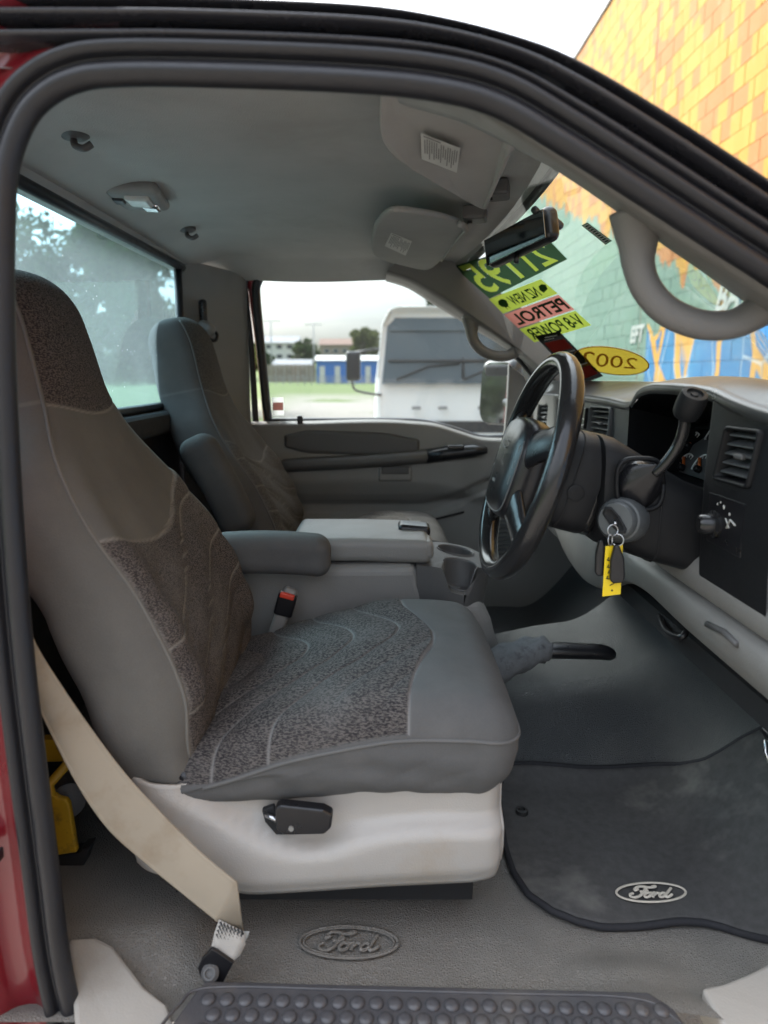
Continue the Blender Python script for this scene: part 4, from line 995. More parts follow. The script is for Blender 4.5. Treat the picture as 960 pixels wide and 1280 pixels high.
# pedal edge at the frame's right side
pe = PX(985, 940, .66); rbox('brake_pedal', pe, (.012, .045, .03), .008, 'black', truck, rot=rot(y=-35)); 
tube('pedal_rim', [PX(958, 925, .655), PX(957, 940, .653), PX(962, 953, .653)], .004, 'steel', truck, n=6)

# ---- interior mirror
mc = PY(645, 299, .80); mrot = rot(z=32) @ rot(y=-8, x=-14)
rm = empty('rear_view_mirror', mc, truck)
nv = Vector((-.90, -.42, -.08)).normalized(); AA = (Matrix.Rotation(R(7), 3, nv) @ Vector((.42, -.90, 0))); AA = (AA - nv * AA.dot(nv)).normalized(); BB = nv.cross(AA) * -1
if BB.z < 0: BB = -BB
MR = Matrix((AA, nv, BB)).transposed()
def mshape(V): 
    k = 1 - .10 * (V[:, 0] / .1) ; return np.stack([V[:, 0], V[:, 1], V[:, 2] * (1 - .08 * (V[:, 0] > 0))], 1)
rbox('mirror_shell', mc - nv * .012, (.118, .019, .036), .017, 'black', rm, rot=MR, n=(10, 2, 4))
rbox('mirror_glass', mc + nv * .0075, (.110, .0022, .0295), .002, 'mirror_dark', rm, rot=MR, n=(8, 1, 3))
tube('dip_tab', [mc - BB * .03 + nv * .002, mc - BB * .052 + nv * .006], .006, 'black', rm, n=8)
tube('mirror_stem', [mc - nv * .02, mc + AA * .05 - nv * .05 + BB * .02, hit_ws(668, 262, .0)], .008, 'black', rm, n=8)
rbox('mirror_mount', PY(690, 275, .84), (.030, .012, .010), .009, 'black', rm, rot=rot(y=38), n=(6, 2, 2))

# ---- seat belt of the driver
belt = empty('seat_belt', (-.25, .0, .02), truck)
Lp = [(16, 790, .0), (36, 855, .045), (66, 920, .055), (100, 985, .06), (136, 1036, .062), (182, 1078, .062), (226, 1114, .06), (268, 1148, .058)]
Rp = [(30, 770, .0), (46, 808, .055), (76, 856, .070), (112, 908, .078), (156, 966, .080), (202, 1016, .078), (250, 1064, .072), (296, 1102, .066), ]
lp = crom([PY(a, b, y) for a, b, y in Lp], 8); rp = crom([PY(a, b, y) for a, b, y in Rp], 8)
lp += [PY(270, 1150, .057)] ; rp += [PY(304, 1166, .062)]
bw = loft('webbing', [[a.lerp(b, t) + Vector((0, -.003 * math.sin(pi * t) - .00045 * (k % 2) - .0006 * (k in (1, 2, 44, 45)), 0)) for k, t in enumerate(np.linspace(0, 1, 47))] for a, b in zip(lp, rp)], 'belt', belt, closed=False)
m = bw.modifiers.new('s', 'SOLIDIFY'); m.thickness = .0014
tab = [[PY(274, 1149, .054), PY(305, 1164, .056)], [PY(268, 1166, .05), PY(307, 1180, .05)], [PY(263, 1190, .045), PY(300, 1194, .045)], [PY(262, 1201, .04), PY(283, 1208, .04)]]
tb = loft('webbing_end', [[a.lerp(b, t) for t in np.linspace(0, 1, 5)] for a, b in tab], 'belt_light', belt, closed=False); m = tb.modifiers.new('s', 'SOLIDIFY'); m.thickness = .002
zz = MB(); 
for k in range(4):
    a0, b0 = PY(274 - k * 1.6, 1154 + k * 5, .0515 - .001 * k), PY(305 - k * .2, 1166 + k * 5, .0535 - .001 * k)
    zz.tube([a0.lerp(b0, t) + Vector((0, 0, .003 * (-1) ** i)) for i, t in enumerate(np.linspace(.04, .96, 14))], .0019, n=4)
zz.build('stitching', 'ink', belt)
prism('belt_anchor', [PY(a, b, .036) for a, b in ((252, 1199), (264, 1186), (272, 1190), (292, 1204), (279, 1229), (262, 1231), (250, 1222), (247, 1211))], (0, .006, 0), 'black', belt, bevel=.002)
lathe('anchor_bolt', [(.0125, 0), (.0125, .004), (.0085, .008), (.0060, .008), (.0055, .004), (.0005, .004)], PY(263, 1216, .034), (0, -.8, .6), 'trim_dark', belt, 18)
mesh('belt_tag', [PY(a, b, .062) for a, b in ((303, 1164), (312, 1164), (309, 1173), (306, 1178))], [(0, 1, 2, 3)], 'paper', belt, smooth=False)

# ================================================================== loose things in the cab
def hit_floor(px, py):
    d = ray(px, py); t = .6
    while t < 3:
        p = CAM + d * t
        if p.z < floor_z(p.x, p.y): break
        t += .02
    a, b = t - .02, t
    for _ in range(12):
        m = (a + b) / 2; p = CAM + d * m
        if p.z < floor_z(p.x, p.y): b = m
        else: a = m
    return CAM + d * b
fm = tag(empty('floor_mat', hit_floor(800, 1080)), 'dark grey carpet floor mat with black binding and pale oval badge', 'floor mat')
mx_ = [627, 629, 633, 642, 660, 690, 720, 750, 800, 850, 880, 900, 930, 960, 1010]
mt = [1000, 975, 964, 961, 961, 962, 963, 963, 963, 962, 955, 944, 926, 914, 895]; mb_ = [1010, 1045, 1068, 1095, 1124, 1147, 1159, 1164, 1163, 1160, 1161, 1164, 1172, 1180, 1195]
def matp(u, v):
    px = 627 + 383 * u ** 1.5; a, b = float(itp(px, mx_, mt)), float(itp(px, mx_, mb_))
    return hit_floor(px, a + (b - a) * v) + Vector((0, 0, .009 + .003 * math.sin(px * .04 + v * 5)))
mto = grid('carpet', matp, 60, 26, 'mat', fm); m = mto.modifiers.new('s', 'SOLIDIFY'); m.thickness = .008; m.offset = 0
edge = [matp(1, 0)] + [matp(u, 0) for u in np.linspace(.98, 0, 60)] + [matp(u, 1) for u in np.linspace(0, 1, 70)]
tube('binding', edge, .006, 'mat_edge', fm, n=8)
bc = hit_floor(813, 1126); bx_ = hit_floor(833, 1126) - hit_floor(793, 1126); by_ = hit_floor(813, 1116) - hit_floor(813, 1136)
badge('oval_badge', bc + Vector((0, 0, .0165)), bx_, by_, .116, 'logo_thread', fm, r=.0022, flat=.6)
gr = hit_floor(652, 1023)
lathe('grommet', [(.013, .010), (.012, .020), (.007, .021), (.006, .016), (.0005, .016)], gr, (0, 0, 1), 'ink', fm, 16)
# keys
ky = tag(empty('key_ring', PY(765, 690, .235)), 'two black key fobs and yellow plastic tag hanging from the ignition', 'keys')
def ringv(c, n, r, t=.0011, k=20):
    n = Vector(n).normalized(); u = n.orthogonal().normalized(); b = n.cross(u); c = Vector(c)
    return tubev([c + (u * math.cos(a) + b * math.sin(a)) * r for a in np.linspace(0, 2 * pi, k + 1)], t, 6)
tube('key_blade', [ig0 + igd * .028, PY(770, 655, .233)], .003, 'steel', ky, n=6, flat=.4)
m = MB().add(ringv(PY(766, 663, .232), (.2, -1, .2), .0085)).add(ringv(PY(763, 675, .232), (.7, -.6, .1), .0085)).add(ringv(PY(772, 675, .231), (-.5, -.8, .1), .009)); m.build('ring', 'steel', ky)
tg = [PY(a, b, .236) for a, b in ((757, 683), (779, 681), (776, 743), (753, 746))]
tago = prism('tag', tg, (0, .002, 0), 'tag', ky, bevel=.0009)
mk = MB()
for a, b in ((761, 697), (761, 706), (762, 713), (760, 720)): mk.tube([PY(a, b, .2352), PY(a - 2, b + 3, .2352), PY(a + 3, b + 4, .2352)], .0010, n=4)
mk.tube([PY(762, 732, .2352), PY(770, 728, .2352)], .0007, n=4); mk.add(lathev([(.0016, 0), (.0016, .0004)], PY(765, 738, .2354), (0, -1, 0), 8)); mk.build('tag_writing', 'ink', tago)
def fob(cx, cy, y, sx, sy):
    pts = [PY(cx + sx * x, cy + sy * z, y) for x, z in ((-3, -24), (3, -24), (9, -8), (10, 14), (8, 23), (-5, 24), (-9, 20), (-8, -6))]
    return prism('key_fob', pts, (0, .009, 0), 'black', ky, bevel=.003, seg=3)
fob(772, 706, .224, 1, 1); fob(752, 698, .242, .85, .95)
# yellow jack stowed behind the seat
jk = tag(empty('jack', PY(82, 1080, .24)), 'chipped yellow steel jack stowed on the floor behind the driver seat', 'jack')
JY = .24
prism('jack_body', [PY(a, b, JY) for a, b in ((61, 995), (68, 994), (72, 998), (82, 1000), (86, 1006), (96, 1066), (70, 1070), (58, 1040))], (.0, .012, 0), 'yellow', jk, bevel=.003)
prism('jack_foot', [PY(a, b, JY + .004) for a, b in ((70, 1070), (97, 1067), (102, 1062), (112, 1060), (104, 1084), (74, 1087))], (0, .03, 0), 'void', jk, bevel=.003)
tube('jack_arm', [PY(64, 996, JY), PY(62, 980, JY + .01), PY(84, 955, JY + .03), PY(100, 940, JY + .05)], .009, 'yellow', jk, n=6)
prism('jack_bracket', [PY(a, b, JY + .06) for a, b in ((50, 925), (78, 925), (90, 945), (88, 952), (55, 953))], (0, .02, 0), 'yellow', jk, bevel=.002)
lathe('jack_cylinder', [(.03, -.03), (.03, .03), (.02, .034), (.0005, .034)], PY(82, 995, JY + .06), (.5, -.8, .2), 'trim_dark', jk, 20)
# ---- stickers on the glass (read from outside, so mirrored from in here)
def sticker_mat(name, colr, tl=0.55):
    b = NB(name); f = b.noise(30, 3); c = b.mix(f, tuple(x * .88 for x in colr), tuple(min(1, x * 1.1) for x in colr))
    d = b.n('ShaderNodeBsdfDiffuse', {'Color': c}); t = b.n('ShaderNodeBsdfTranslucent', {'Color': c})
    m = b.n('ShaderNodeMixShader', {0: tl, 1: d.outputs[0], 2: t.outputs[0]}); b.l(m.outputs[0], b.o.inputs['Surface']); return b.m
M['st_dark'] = sticker_mat('sticker_dark_green', (0.03, 0.065, 0.035)); M['st_lime'] = sticker_mat('sticker_lime', (0.30, 0.40, 0.06)); M['st_olive'] = sticker_mat('sticker_outline', (0.25, 0.34, 0.05))
M['st_pink'] = sticker_mat('sticker_pink', (0.40, 0.17, 0.145)); M['st_ink'] = sticker_mat('sticker_ink', (0.02, 0.05, 0.03)); M['st_yellow'] = sticker_mat('sticker_yellow', (0.36, 0.29, 0.035))
M['st_black'] = sticker_mat('sticker_black', (0.02, 0.02, 0.02), .3); M['st_red'] = sticker_mat('sticker_red', (0.35, 0.04, 0.03), .4); M['st_white'] = sticker_mat('sticker_white', (0.75, 0.75, 0.72)); M['st_brown'] = sticker_mat('sticker_brown', (0.32, 0.15, 0.03))
class Patch:
    def __init__(s, q, off=.003): s.q = q; s.off = off
    def px(s, u, v):
        (a, b, c, d) = s.q; f = lambda i: (a[i] * (1 - u) + b[i] * u) * (1 - v) + (d[i] * (1 - u) + c[i] * u) * v
        return f(0), f(1)
    def at(s, u, v, lift=0.0): x, y = s.px(u, v); return hit_ws(x, y, s.off + lift)
    def sheet(s, name, mat, nu=10, nv=4):
        return grid(name, lambda u, v: s.at(u, v), nu, nv, mat)
    def text(s, name, body, u0, u1, v0, v1, mat, parent, lift=.0012, bold=0.0, mirror=True):
        tv, tf = textv(body, 1.0, bold); X0, X1 = min(p[0] for p in tv), max(p[0] for p in tv); Y0, Y1 = min(p[1] for p in tv), max(p[1] for p in tv)
        vs = []
        for x, y in tv:
            a = (x - X0) / (X1 - X0); b = 1 - (y - Y0) / (Y1 - Y0)
            if mirror: a = 1 - a
            vs.append(s.at(u0 + (u1 - u0) * a, v0 + (v1 - v0) * b, lift))
        # one object for each printed character
        par_ = list(range(len(vs)))
        def find(i):
            while par_[i] != i: i = par_[i]
            return i
        for f in tf:
            for k in f[1:]: par_[find(k)] = find(f[0])
        gr = {}
        for f in tf: gr.setdefault(find(f[0]), []).append(f)
        for fs in gr.values():
            ids = sorted({i for f in fs for i in f}); mp_ = {i: k for k, i in enumerate(ids)}
            mesh(name, [vs[i] for i in ids], [tuple(mp_[i] for i in f) for f in fs], mat, parent, smooth=False)
    def poly(s, name, uv, mat, parent, lift=.0012):
        return mesh(name, [s.at(u, v, lift) for u, v in uv], [tuple(range(len(uv)))], mat, parent, smooth=False)
P1 = Patch([(566, 333), (684, 298), (709, 324), (612, 373)])
def cut_sheet(P, name, mat, body, u0, u1, v0, v1, bold, nu=150, nv=64):
    """printed background with the characters left out, so that daylight shows through them"""
    tv, tf = textv(body, 1.0, bold); T = np.array(tv); T = (T - T.min(0)) / (T.max(0) - T.min(0)); T[:, 0] = u0 + (u1 - u0) * (1 - T[:, 0]); T[:, 1] = v0 + (v1 - v0) * (1 - T[:, 1])
    U, V = np.meshgrid((np.arange(nu) + .5) / nu, (np.arange(nv) + .5) / nv, indexing='ij'); inside = np.zeros(U.shape, bool)
    for f in tf:
        a = T[f[0]]
        for k in range(1, len(f) - 1):
            b, c = T[f[k]], T[f[k + 1]]; d = (b[0] - a[0]) * (c[1] - a[1]) - (c[0] - a[0]) * (b[1] - a[1])
            if abs(d) < 1e-12: continue
            l1 = ((b[0] - U) * (c[1] - V) - (c[0] - U) * (b[1] - V)) / d; l2 = ((c[0] - U) * (a[1] - V) - (a[0] - U) * (c[1] - V)) / d
            inside |= (l1 >= 0) & (l2 >= 0) & (l1 + l2 <= 1)
    v = [P.at(i / nu, j / nv) for i in range(nu + 1) for j in range(nv + 1)]
    f = [(i * (nv + 1) + j, (i + 1) * (nv + 1) + j, (i + 1) * (nv + 1) + j + 1, i * (nv + 1) + j + 1) for i in range(nu) for j in range(nv) if not inside[i, j]]
    return mesh(name, v, f, mat, smooth=False)
s1 = tag(cut_sheet(P1, 'price_sticker', 'st_dark', '21195', .03, .91, .03, .93, .012), 'dark green windscreen sticker with big lime price numerals behind the mirror', 'sticker')
P1.text('numeral', '21195', .03, .91, .03, .93, 'st_lime', s1, -.001, .012)
P2 = Patch([(611, 374), (676, 349), (697, 367), (629, 392)])
s2 = tag(P2.sheet('windscreen_sticker', 'st_lime'), 'lime sticker reading NZ NEW with a small bird and leaf', 'sticker', 'stacked sale stickers on the windscreen')
P2.text('letter', 'NZ NEW', .26, .78, .22, .82, 'st_ink', s2, bold=.02)
P2.poly('bird', [(.06, .45), (.10, .28), (.17, .22), (.21, .30), (.24, .55), (.215, .42), (.20, .62), (.17, .72), (.175, .9), (.155, .74), (.13, .74), (.12, .92), (.11, .72), (.07, .62)], 'st_ink', s2)
P2.poly('leaf', [(.82, .5), (.86, .3), (.93, .25), (.98, .35), (.94, .6), (.88, .66), (.83, .72)], 'st_ink', s2)
P3 = Patch([(630, 393.5), (698, 368.5), (718, 387), (648, 410)])
s3 = tag(P3.sheet('windscreen_sticker', 'st_pink'), 'pink sticker reading PETROL between the two lime stickers', 'sticker', 'stacked sale stickers on the windscreen')
P3.text('letter', 'PETROL', .05, .97, .14, .88, 'st_ink', s3, bold=.03)
P4 = Patch([(649, 411.5), (719, 388.5), (739, 406.5), (668, 428)])
s4 = tag(P4.sheet('windscreen_sticker', 'st_lime'), 'lime sticker reading V-8 POWER, lowest of the stack', 'sticker', 'stacked sale stickers on the windscreen')
P4.text('letter', 'V-8 POWER', .04, .96, .14, .88, 'st_ink', s4, bold=.02)
P5 = Patch([(668, 420), (699, 414), (754, 470), (726, 481)], .006)
s5 = tag(P5.sheet('registration_label', 'st_black', 4, 10), 'black label strip with two dark red panels on the lower windscreen', 'label')
P5.poly('red_panel', [(.1, .16), (.9, .16), (.9, .36), (.1, .36)], 'st_red', s5); P5.poly('red_panel', [(.1, .74), (.9, .74), (.9, .93), (.1, .93)], 'st_red', s5)
for va, ua, ub in ((.06, .3, .8), (.10, .2, .6), (.40, .2, .9), (.45, .3, .7), (.56, .2, .5), (.68, .3, .9)): P5.poly('print_line', [(ua, va), (ub, va), (ub, va + .016), (ua, va + .016)], 'st_white', s5)
ov = [(764 + 47 * math.cos(a) + 1.5 * math.sin(a), 451 - 16.5 * math.sin(a) + 6.5 * math.cos(a)) for a in np.linspace(0, 2 * pi, 49)[:-1]]
s6 = tag(mesh('year_sticker', [hit_ws(a, b, .004) for a, b in ov] + [hit_ws(764, 451, .004)], [(i, (i + 1) % 48, 48) for i in range(48)], 'st_yellow', smooth=False), 'yellow oval year sticker at the foot of the windscreen', 'sticker')
tube('outline', [hit_ws(a, b, .005) for a, b in ov + ov[:1]], .0016, 'st_brown', s6, n=4)
P6 = Patch([(728, 433), (804, 446), (801, 464), (724, 460)], .0055)
P6.text('numeral', '2002', .02, .92, .18, .88, 'st_brown', s6)
P7 = Patch([(734, 278), (765, 301), (757, 306), (727, 282)])
s7 = tag(P7.sheet('small_sticker', 'st_ink', 4, 2), 'small slanting grey sticker high on the windscreen beside the mirror', 'sticker')
P7.poly('print_panel', [(.04, .12), (.96, .12), (.96, .88), (.04, .88)], 'paper', s7, .0008)
for k in range(9): P7.poly('print_line', [(.09 + k * .1, .25), (.15 + k * .1, .25), (.13 + k * .1, .75), (.07 + k * .1, .75)], 'st_ink', s7, .0018)
wp_ = tag(mesh('inspection_sticker', [PY(a, b, 1.735) for a, b in ((340, 497), (354, 497), (355, 519), (341, 519))], [(0, 1, 2, 3)], 'st_white', smooth=False), 'small square sticker in the lower corner of the passenger window', 'sticker')
mesh('print_panel', [PY(a, b, 1.733) for a, b in ((341, 503), (354, 503), (354, 513), (341, 513))], [(0, 1, 2, 3)], 'st_pink', wp_, smooth=False)

# ================================================================== OUTSIDE
def terrain_mat():
    b = NB('ground_gravel_and_grass')
    p = b.pos(); sx = b.n('ShaderNodeSeparateXYZ', {'Vector': p})
    n1 = b.noise(.16, 5, .6); n2 = b.noise(3.5, 5, .7); n3 = b.noise(60, 3, .7)
    grav = b.mix(n2, (.20, .18, .155), (.34, .31, .27)); grav = b.mix(b.math('MULTIPLY', n3, .5), grav, (.12, .11, .1))
    gras = b.mix(n2, (.07, .10, .03), (.13, .17, .05)); gras = b.mix(b.math('MULTIPLY', n3, .5), gras, (.05, .08, .02))
    far = b.ramp(sx.outputs[1], 42, 62); left = b.ramp(sx.outputs[0], -4, -9); patch = b.ramp(n1, .54, .62)
    f = b.math('MAXIMUM', b.math('MAXIMUM', far, left), b.math('MULTIPLY', patch, b.ramp(sx.outputs[1], 12, 20)))
    b.set(b.mix(f, grav, gras), .95, spec=.2); b.bump(n3, .6, .03); return b.m
M['ground'] = terrain_mat()
def gz(x, y): return GROUND + 9.0 * ss(150, 260, y) + 3.0 * ss(120, 230, -x)
tag(grid('ground', lambda u, v: (lambda x, y: (x, y, gz(x, y)))(-420 + 840 * u, -220 + 700 * v), 84, 70, 'ground', recalc=True), kind='structure')
# --- painted block wall in front of the bonnet
def mural():
    b = NB('mural_paint'); p = b.pos(); s = b.n('ShaderNodeSeparateXYZ', {'Vector': p}); Y, Z = s.outputs[1], s.outputs[2]
    row = b.math('FLOOR', b.math('DIVIDE', b.math('ADD', Z, .8), .2)); half = b.math('MULTIPLY', b.math('MODULO', row, 2.0), .5)
    cy = b.math('FLOOR', b.math('ADD', b.math('DIVIDE', Y, .2), half)); 
    def cell(k1, k2, sd):
        v = b.n('ShaderNodeCombineXYZ', {0: b.math('FLOOR', b.math('DIVIDE', cy, k1)), 1: b.math('FLOOR', b.math('DIVIDE', row, k2)), 2: sd})
        return b.n('ShaderNodeTexWhiteNoise', {'Vector': v.outputs[0]}, noise_dimensions='3D').outputs['Value']
    sel = b.math('GREATER_THAN', b.math('ADD', cell(1, 1, 1.), b.math('MULTIPLY', b.noise(.9, 2), .8)), 1.02)
    yel = b.mix(cell(1, 1, 5.), (.31, .172, .024), (.345, .20, .034)); ora = b.mix(cell(1, 1, 7.), (.27, .115, .032), (.30, .14, .045))
    warm = b.mix(sel, yel, ora)
    grn = b.mix(b.noise(1.1, 4, .6), (.075, .15, .12), (.135, .215, .175)); grn = b.mix(b.math('MULTIPLY', b.ramp(b.noise(6, 5, .7), .5, .7), .5), grn, (.09, .19, .12))
    drip = b.n('ShaderNodeTexNoise', {'Vector': b.n('ShaderNodeMapping', {'Vector': p, 'Scale': (1, 3.2, .7)}).outputs[0], 'Scale': 1.0, 'Detail': 4.0}).outputs['Fac']
    edge = b.math('ADD', b.math('ADD', 2.0, b.math('MULTIPLY', b.math('SUBTRACT', Y, 7.2), .33)), b.math('MULTIPLY', b.math('SUBTRACT', drip, .5), 1.3))
    c = b.mix(b.ramp(b.math('SUBTRACT', Z, edge), -.01, .01), grn, warm)
    # lettering panel low on the wall: blue fields with orange outlines and pale strokes
    wv = b.n('ShaderNodeTexNoise', {'Vector': p, 'Scale': .8, 'Detail': 2.0}).outputs['Color']
    wp = b.n('ShaderNodeMix', {0: .35, 6: p, 7: wv}, data_type='RGBA').outputs[2]
    vo = b.n('ShaderNodeTexVoronoi', {'Vector': b.n('ShaderNodeMapping', {'Vector': wp, 'Scale': (.01, 1.9, .9)}).outputs[0], 'Scale': 1.0}, feature='DISTANCE_TO_EDGE').outputs['Distance']
    blue = b.mix(b.noise(2.4, 4), (.008, .085, .24), (.03, .19, .33)); gr = b.mix(b.ramp(vo, .05, .035), blue, (.42, .24, .045)); 
    vo2 = b.n('ShaderNodeTexVoronoi', {'Vector': b.n('ShaderNodeMapping', {'Vector': wp, 'Scale': (.01, 2.9, 1.5), 'Location': (3, 1, 2)}).outputs[0], 'Scale': 1.0}, feature='DISTANCE_TO_EDGE').outputs['Distance']
    gr = b.mix(b.math('MULTIPLY', b.ramp(vo2, .022, .012), .55), gr, (.38, .46, .48))
    top = b.math('ADD', 1.42, b.math('MULTIPLY', b.math('SUBTRACT', b.n('ShaderNodeTexNoise', {'Vector': b.n('ShaderNodeMapping', {'Vector': p, 'Scale': (0, 2.4, 0)}).outputs[0], 'Scale': 1.0}).outputs['Fac'], .5), .7))
    inz = b.math('MULTIPLY', b.math('LESS_THAN', Z, top), b.math('LESS_THAN', Y, 8.45))
    rimz = b.math('MULTIPLY', b.math('LESS_THAN', b.math('ABSOLUTE', b.math('SUBTRACT', Z, top)), .035), b.math('LESS_THAN', Y, 8.45))
    c = b.mix(inz, c, gr); c = b.mix(rimz, c, (.42, .24, .045))
    c = b.mix(b.math('MULTIPLY', b.ramp(b.noise(9, 6, .7), .55, .8), .25), c, (.3, .27, .22))
    b.set(c, .8, spec=.25); b.bump(b.noise(90, 3, .7), .35, .006); return b.m
M['mural'] = mural(); M['mortar'] = plain('mortar_joint', (.16, .13, .09), .95, var=.2, scale=6)
WX, WTOP = 3.5, 6.42
wall = tag(empty('mural_wall', (WX, 10, GROUND)), 'tall block wall painted yellow, orange and green with blue graffiti', 'wall')
box('wall_core', (WX + .008, -6, GROUND - .3), (WX + .35, 22, WTOP), 'mural', wall)
box('wall_base', (WX, -6, GROUND - .3), (WX + .011, 22, .2), 'mural', wall)
box('wall_cap', (WX - .03, -6.02, WTOP + .002), (WX + .38, 22.02, WTOP + .07), 'trim_dark', wall)
box('joint_sealant', (WX + .003, 8.702, .2), (WX + .0079, 8.738, WTOP - .01), 'mortar', wall)
bme = bpy.data.meshes.new('block'); bv, bf = MB().box((0, 0, 0), (1, 1, 1)).v, MB().box((0, 0, 0), (1, 1, 1)).f
JOINT = 8.72; blocks = []
for r_ in range(5, 36):
    z0 = GROUND + r_ * .2; off = .2 if r_ % 2 else 0
    for k in range(-13, 56):
        y0 = k * .4 + off
        y1 = y0 + .394; a, b_ = y0 + .003, y1
        if y0 < -5.8 or y1 > 21.9: continue
        if a < JOINT < b_:
            if JOINT - .018 - a > .02: blocks.append((a, JOINT - .018, z0))
            if b_ - JOINT - .018 > .02: blocks.append((JOINT + .018, b_, z0))
            continue
        blocks.append((a, b_, z0))
bmat = bmesh.new(); bmesh.ops.create_cube(bmat, size=1.0); bmesh.ops.bevel(bmat, geom=bmat.edges[:], offset=.012, segments=1, affect='EDGES')
bmat.to_mesh(bme); bmat.free(); bme.materials.append(M['mural'])
def rank(bk):
    y0, y1, z0 = bk; x, y, d = proj((WX, (y0 + y1) / 2, z0 + .1))
    if d <= 0 or not (560 < x < 985) or not (-20 < y < 480): return -1e9
    return -d
blocks.sort(key=rank, reverse=True)
vis = [b for b in blocks if rank(b) > -1e8]
rb = random.Random(5)
BV = [v.co.copy() for v in bme.vertices]; BFc = [tuple(p.vertices) for p in bme.polygons]
rest = MB()
for i, (y0, y1, z0) in enumerate(blocks):
    sc = Vector((.030, y1 - y0, .194)); loc = Vector((WX + .015 - .003 * rb.random(), (y0 + y1) / 2, z0 + .1)); tw = (rb.random() - .5) * .006
    if i < 300:
        o = link_mesh('block', bme, None, wall); o.location = loc; o.scale = sc; o.rotation_euler = (0, 0, tw)
        o.matrix_parent_inverse = Matrix.Translation(-WLOC[wall.name])
    else:
        rest.add(([Vector((c.x * sc.x, c.y * sc.y, c.z * sc.z)) + loc for c in BV], BFc))
tag(rest.build('distant_blocks', 'mural', wall, smooth=False, recalc=False), kind='stuff')
def wall_text(body, px, py, size, slant, mat, r=.0):
    c = PX(px, py, WX - .016); tv, tf = textv(body, size, .012)
    return mesh('graffiti_tag', [c + Vector((0, -(x + slant * y), y)) for x, y in tv], tf, mat, wall, smooth=False)
M['chalk'] = plain('white_spray', (.30, .34, .32), .8, var=.1, scale=20)
wall_text('BA', 892, 390, .40, .35, 'chalk'); wall_text('EFT', 787, 428, .30, .2, 'chalk')
# --- white flat-fronted truck parked beyond
M['cab_white'] = plain('cab_white_paint', (.82, .82, .80), .35, var=.05, scale=2, coat=.4)
M['cab_glass'] = plain('cab_glass', (.05, .07, .08), .05, var=.1, scale=2, spec=.5)
M['grey_paint'] = plain('grey_paint', (.28, .28, .28), .5, var=.1, scale=2)
tr = tag(empty('parked_truck', (1.2, 11, GROUND)), 'white flat-fronted truck parked facing the cab beyond the passenger window', 'truck')
TY = 9.7
def cabring(y, s, zr): return [Vector(p) for p in ((-.06 - s, y, -.42), (-.09 - s, y, .2), (-.07 - s, y, .75), (.03 - s, y + .0, 1.6), (.13 - s, y, 1.8), (.28, y, zr), (2.2, y, zr), (2.36 + s, y, 1.8), (2.46 + s, y, 1.6), (2.56 + s, y, .75), (2.58 + s, y, .2), (2.55 + s, y, -.42))]
cabv = []
for y, s, zr, ry in ((TY, -.06, 1.78, .10), (TY + .08, 0, 1.86, 0), (TY + 1.0, 0, 1.92, 0), (TY + 4.6, 0, 1.92, 0)):
    ring = cabring(y, s, zr)
    if y == TY: ring = [p + Vector((0, .26 * max(0, (p.z - .7)) ** 1.0 * .9, 0)) for p in ring]
    cabv.append(ring)
loft('cab_body', cabv, 'cab_white', tr, sharp=35, bevel=.09, seg=4)
def on_front(x, z, o=.012): return Vector((x, TY + .234 * max(0, z - .7) - o, z))
prism('windscreen', [on_front(x, z) for x, z in ((.03, .72), (.11, 1.58), (.24, 1.70), (2.24, 1.70), (2.38, 1.58), (2.46, .72))], (0, .02, 0), 'cab_glass', tr)
prism('sun_visor', [on_front(x, z, .05) for x, z in ((.14, 1.50), (.22, 1.70), (2.28, 1.70), (2.36, 1.50))], (0, .05, 0), 'cab_glass', tr, bevel=.01)
for x0, x1 in ((.25, 1.2), (1.25, 2.2)): tube('wiper', [on_front(x0, .78, .05), on_front((x0 + x1) / 2, .98, .05), on_front(x1, 1.02, .05)], .015, 'black', tr, n=6)
tube('wiper_bar', [on_front(.12, 1.06, .06), on_front(2.38, 1.06, .06)], .02, 'black', tr, n=6)
tube('centre_post', [on_front(1.25, .8, .03), on_front(1.25, 1.1, .03)], .02, 'black', tr, n=6)
prism('grille', [on_front(x, z) for x, z in ((.35, -.02), (.35, .16), (2.15, .16), (2.15, -.02))], (0, .02, 0), 'black', tr, bevel=.01)
for x in (.55, .95, 1.55, 1.95): rbox('marker_lamp', on_front(x, .36, .02), (.07, .02, .025), .015, 'grey_paint', tr)
for x in (.12, 2.38): lathe('headlamp', [(.13, 0), (.13, .03), (.09, .05), (.001, .055)], on_front(x, .08, .0), (0, -1, 0), 'lens', tr, 20)
prism('bumper', [on_front(x, z, .12) for x, z in ((-.12, -.42), (-.12, -.12), (2.62, -.12), (2.62, -.42))], (0, .12, 0), 'grey_paint', tr, bevel=.03)
for i_, x in enumerate(np.linspace(1.05, 2.35, 6)): prism('stripe', [on_front(x + d, z, .126) for d, z in ((0, -.13), (.19, -.13), (.19, -.20), (0, -.20))], (0, .004, 0), 'red_button' if i_ % 2 == 0 else 'cab_glass', tr)
rbox('side_mirror', Vector((-.40, TY + .02, .98)), (.11, .05, .22), .045, 'black', tr); 
tube('mirror_arm', crom([on_front(.02, .55, .0), Vector((-.36, TY, .62)), Vector((-.42, TY, .78))], 5), .018, 'black', tr, n=6); tube('mirror_arm', [on_front(.02, 1.25, 0), Vector((-.40, TY, 1.18))], .015, 'black', tr, n=6)
for x in (.2, 2.3):
    for y in (TY + .7, TY + 3.6): lathe('wheel', [(.38, -.12), (.40, -.08), (.40, .08), (.38, .12), (.22, .12), (.20, .06), (.001, .06)], (x, y, GROUND + .40), (1 if x > 1 else -1, 0, 0), 'rubber', tr, 24)
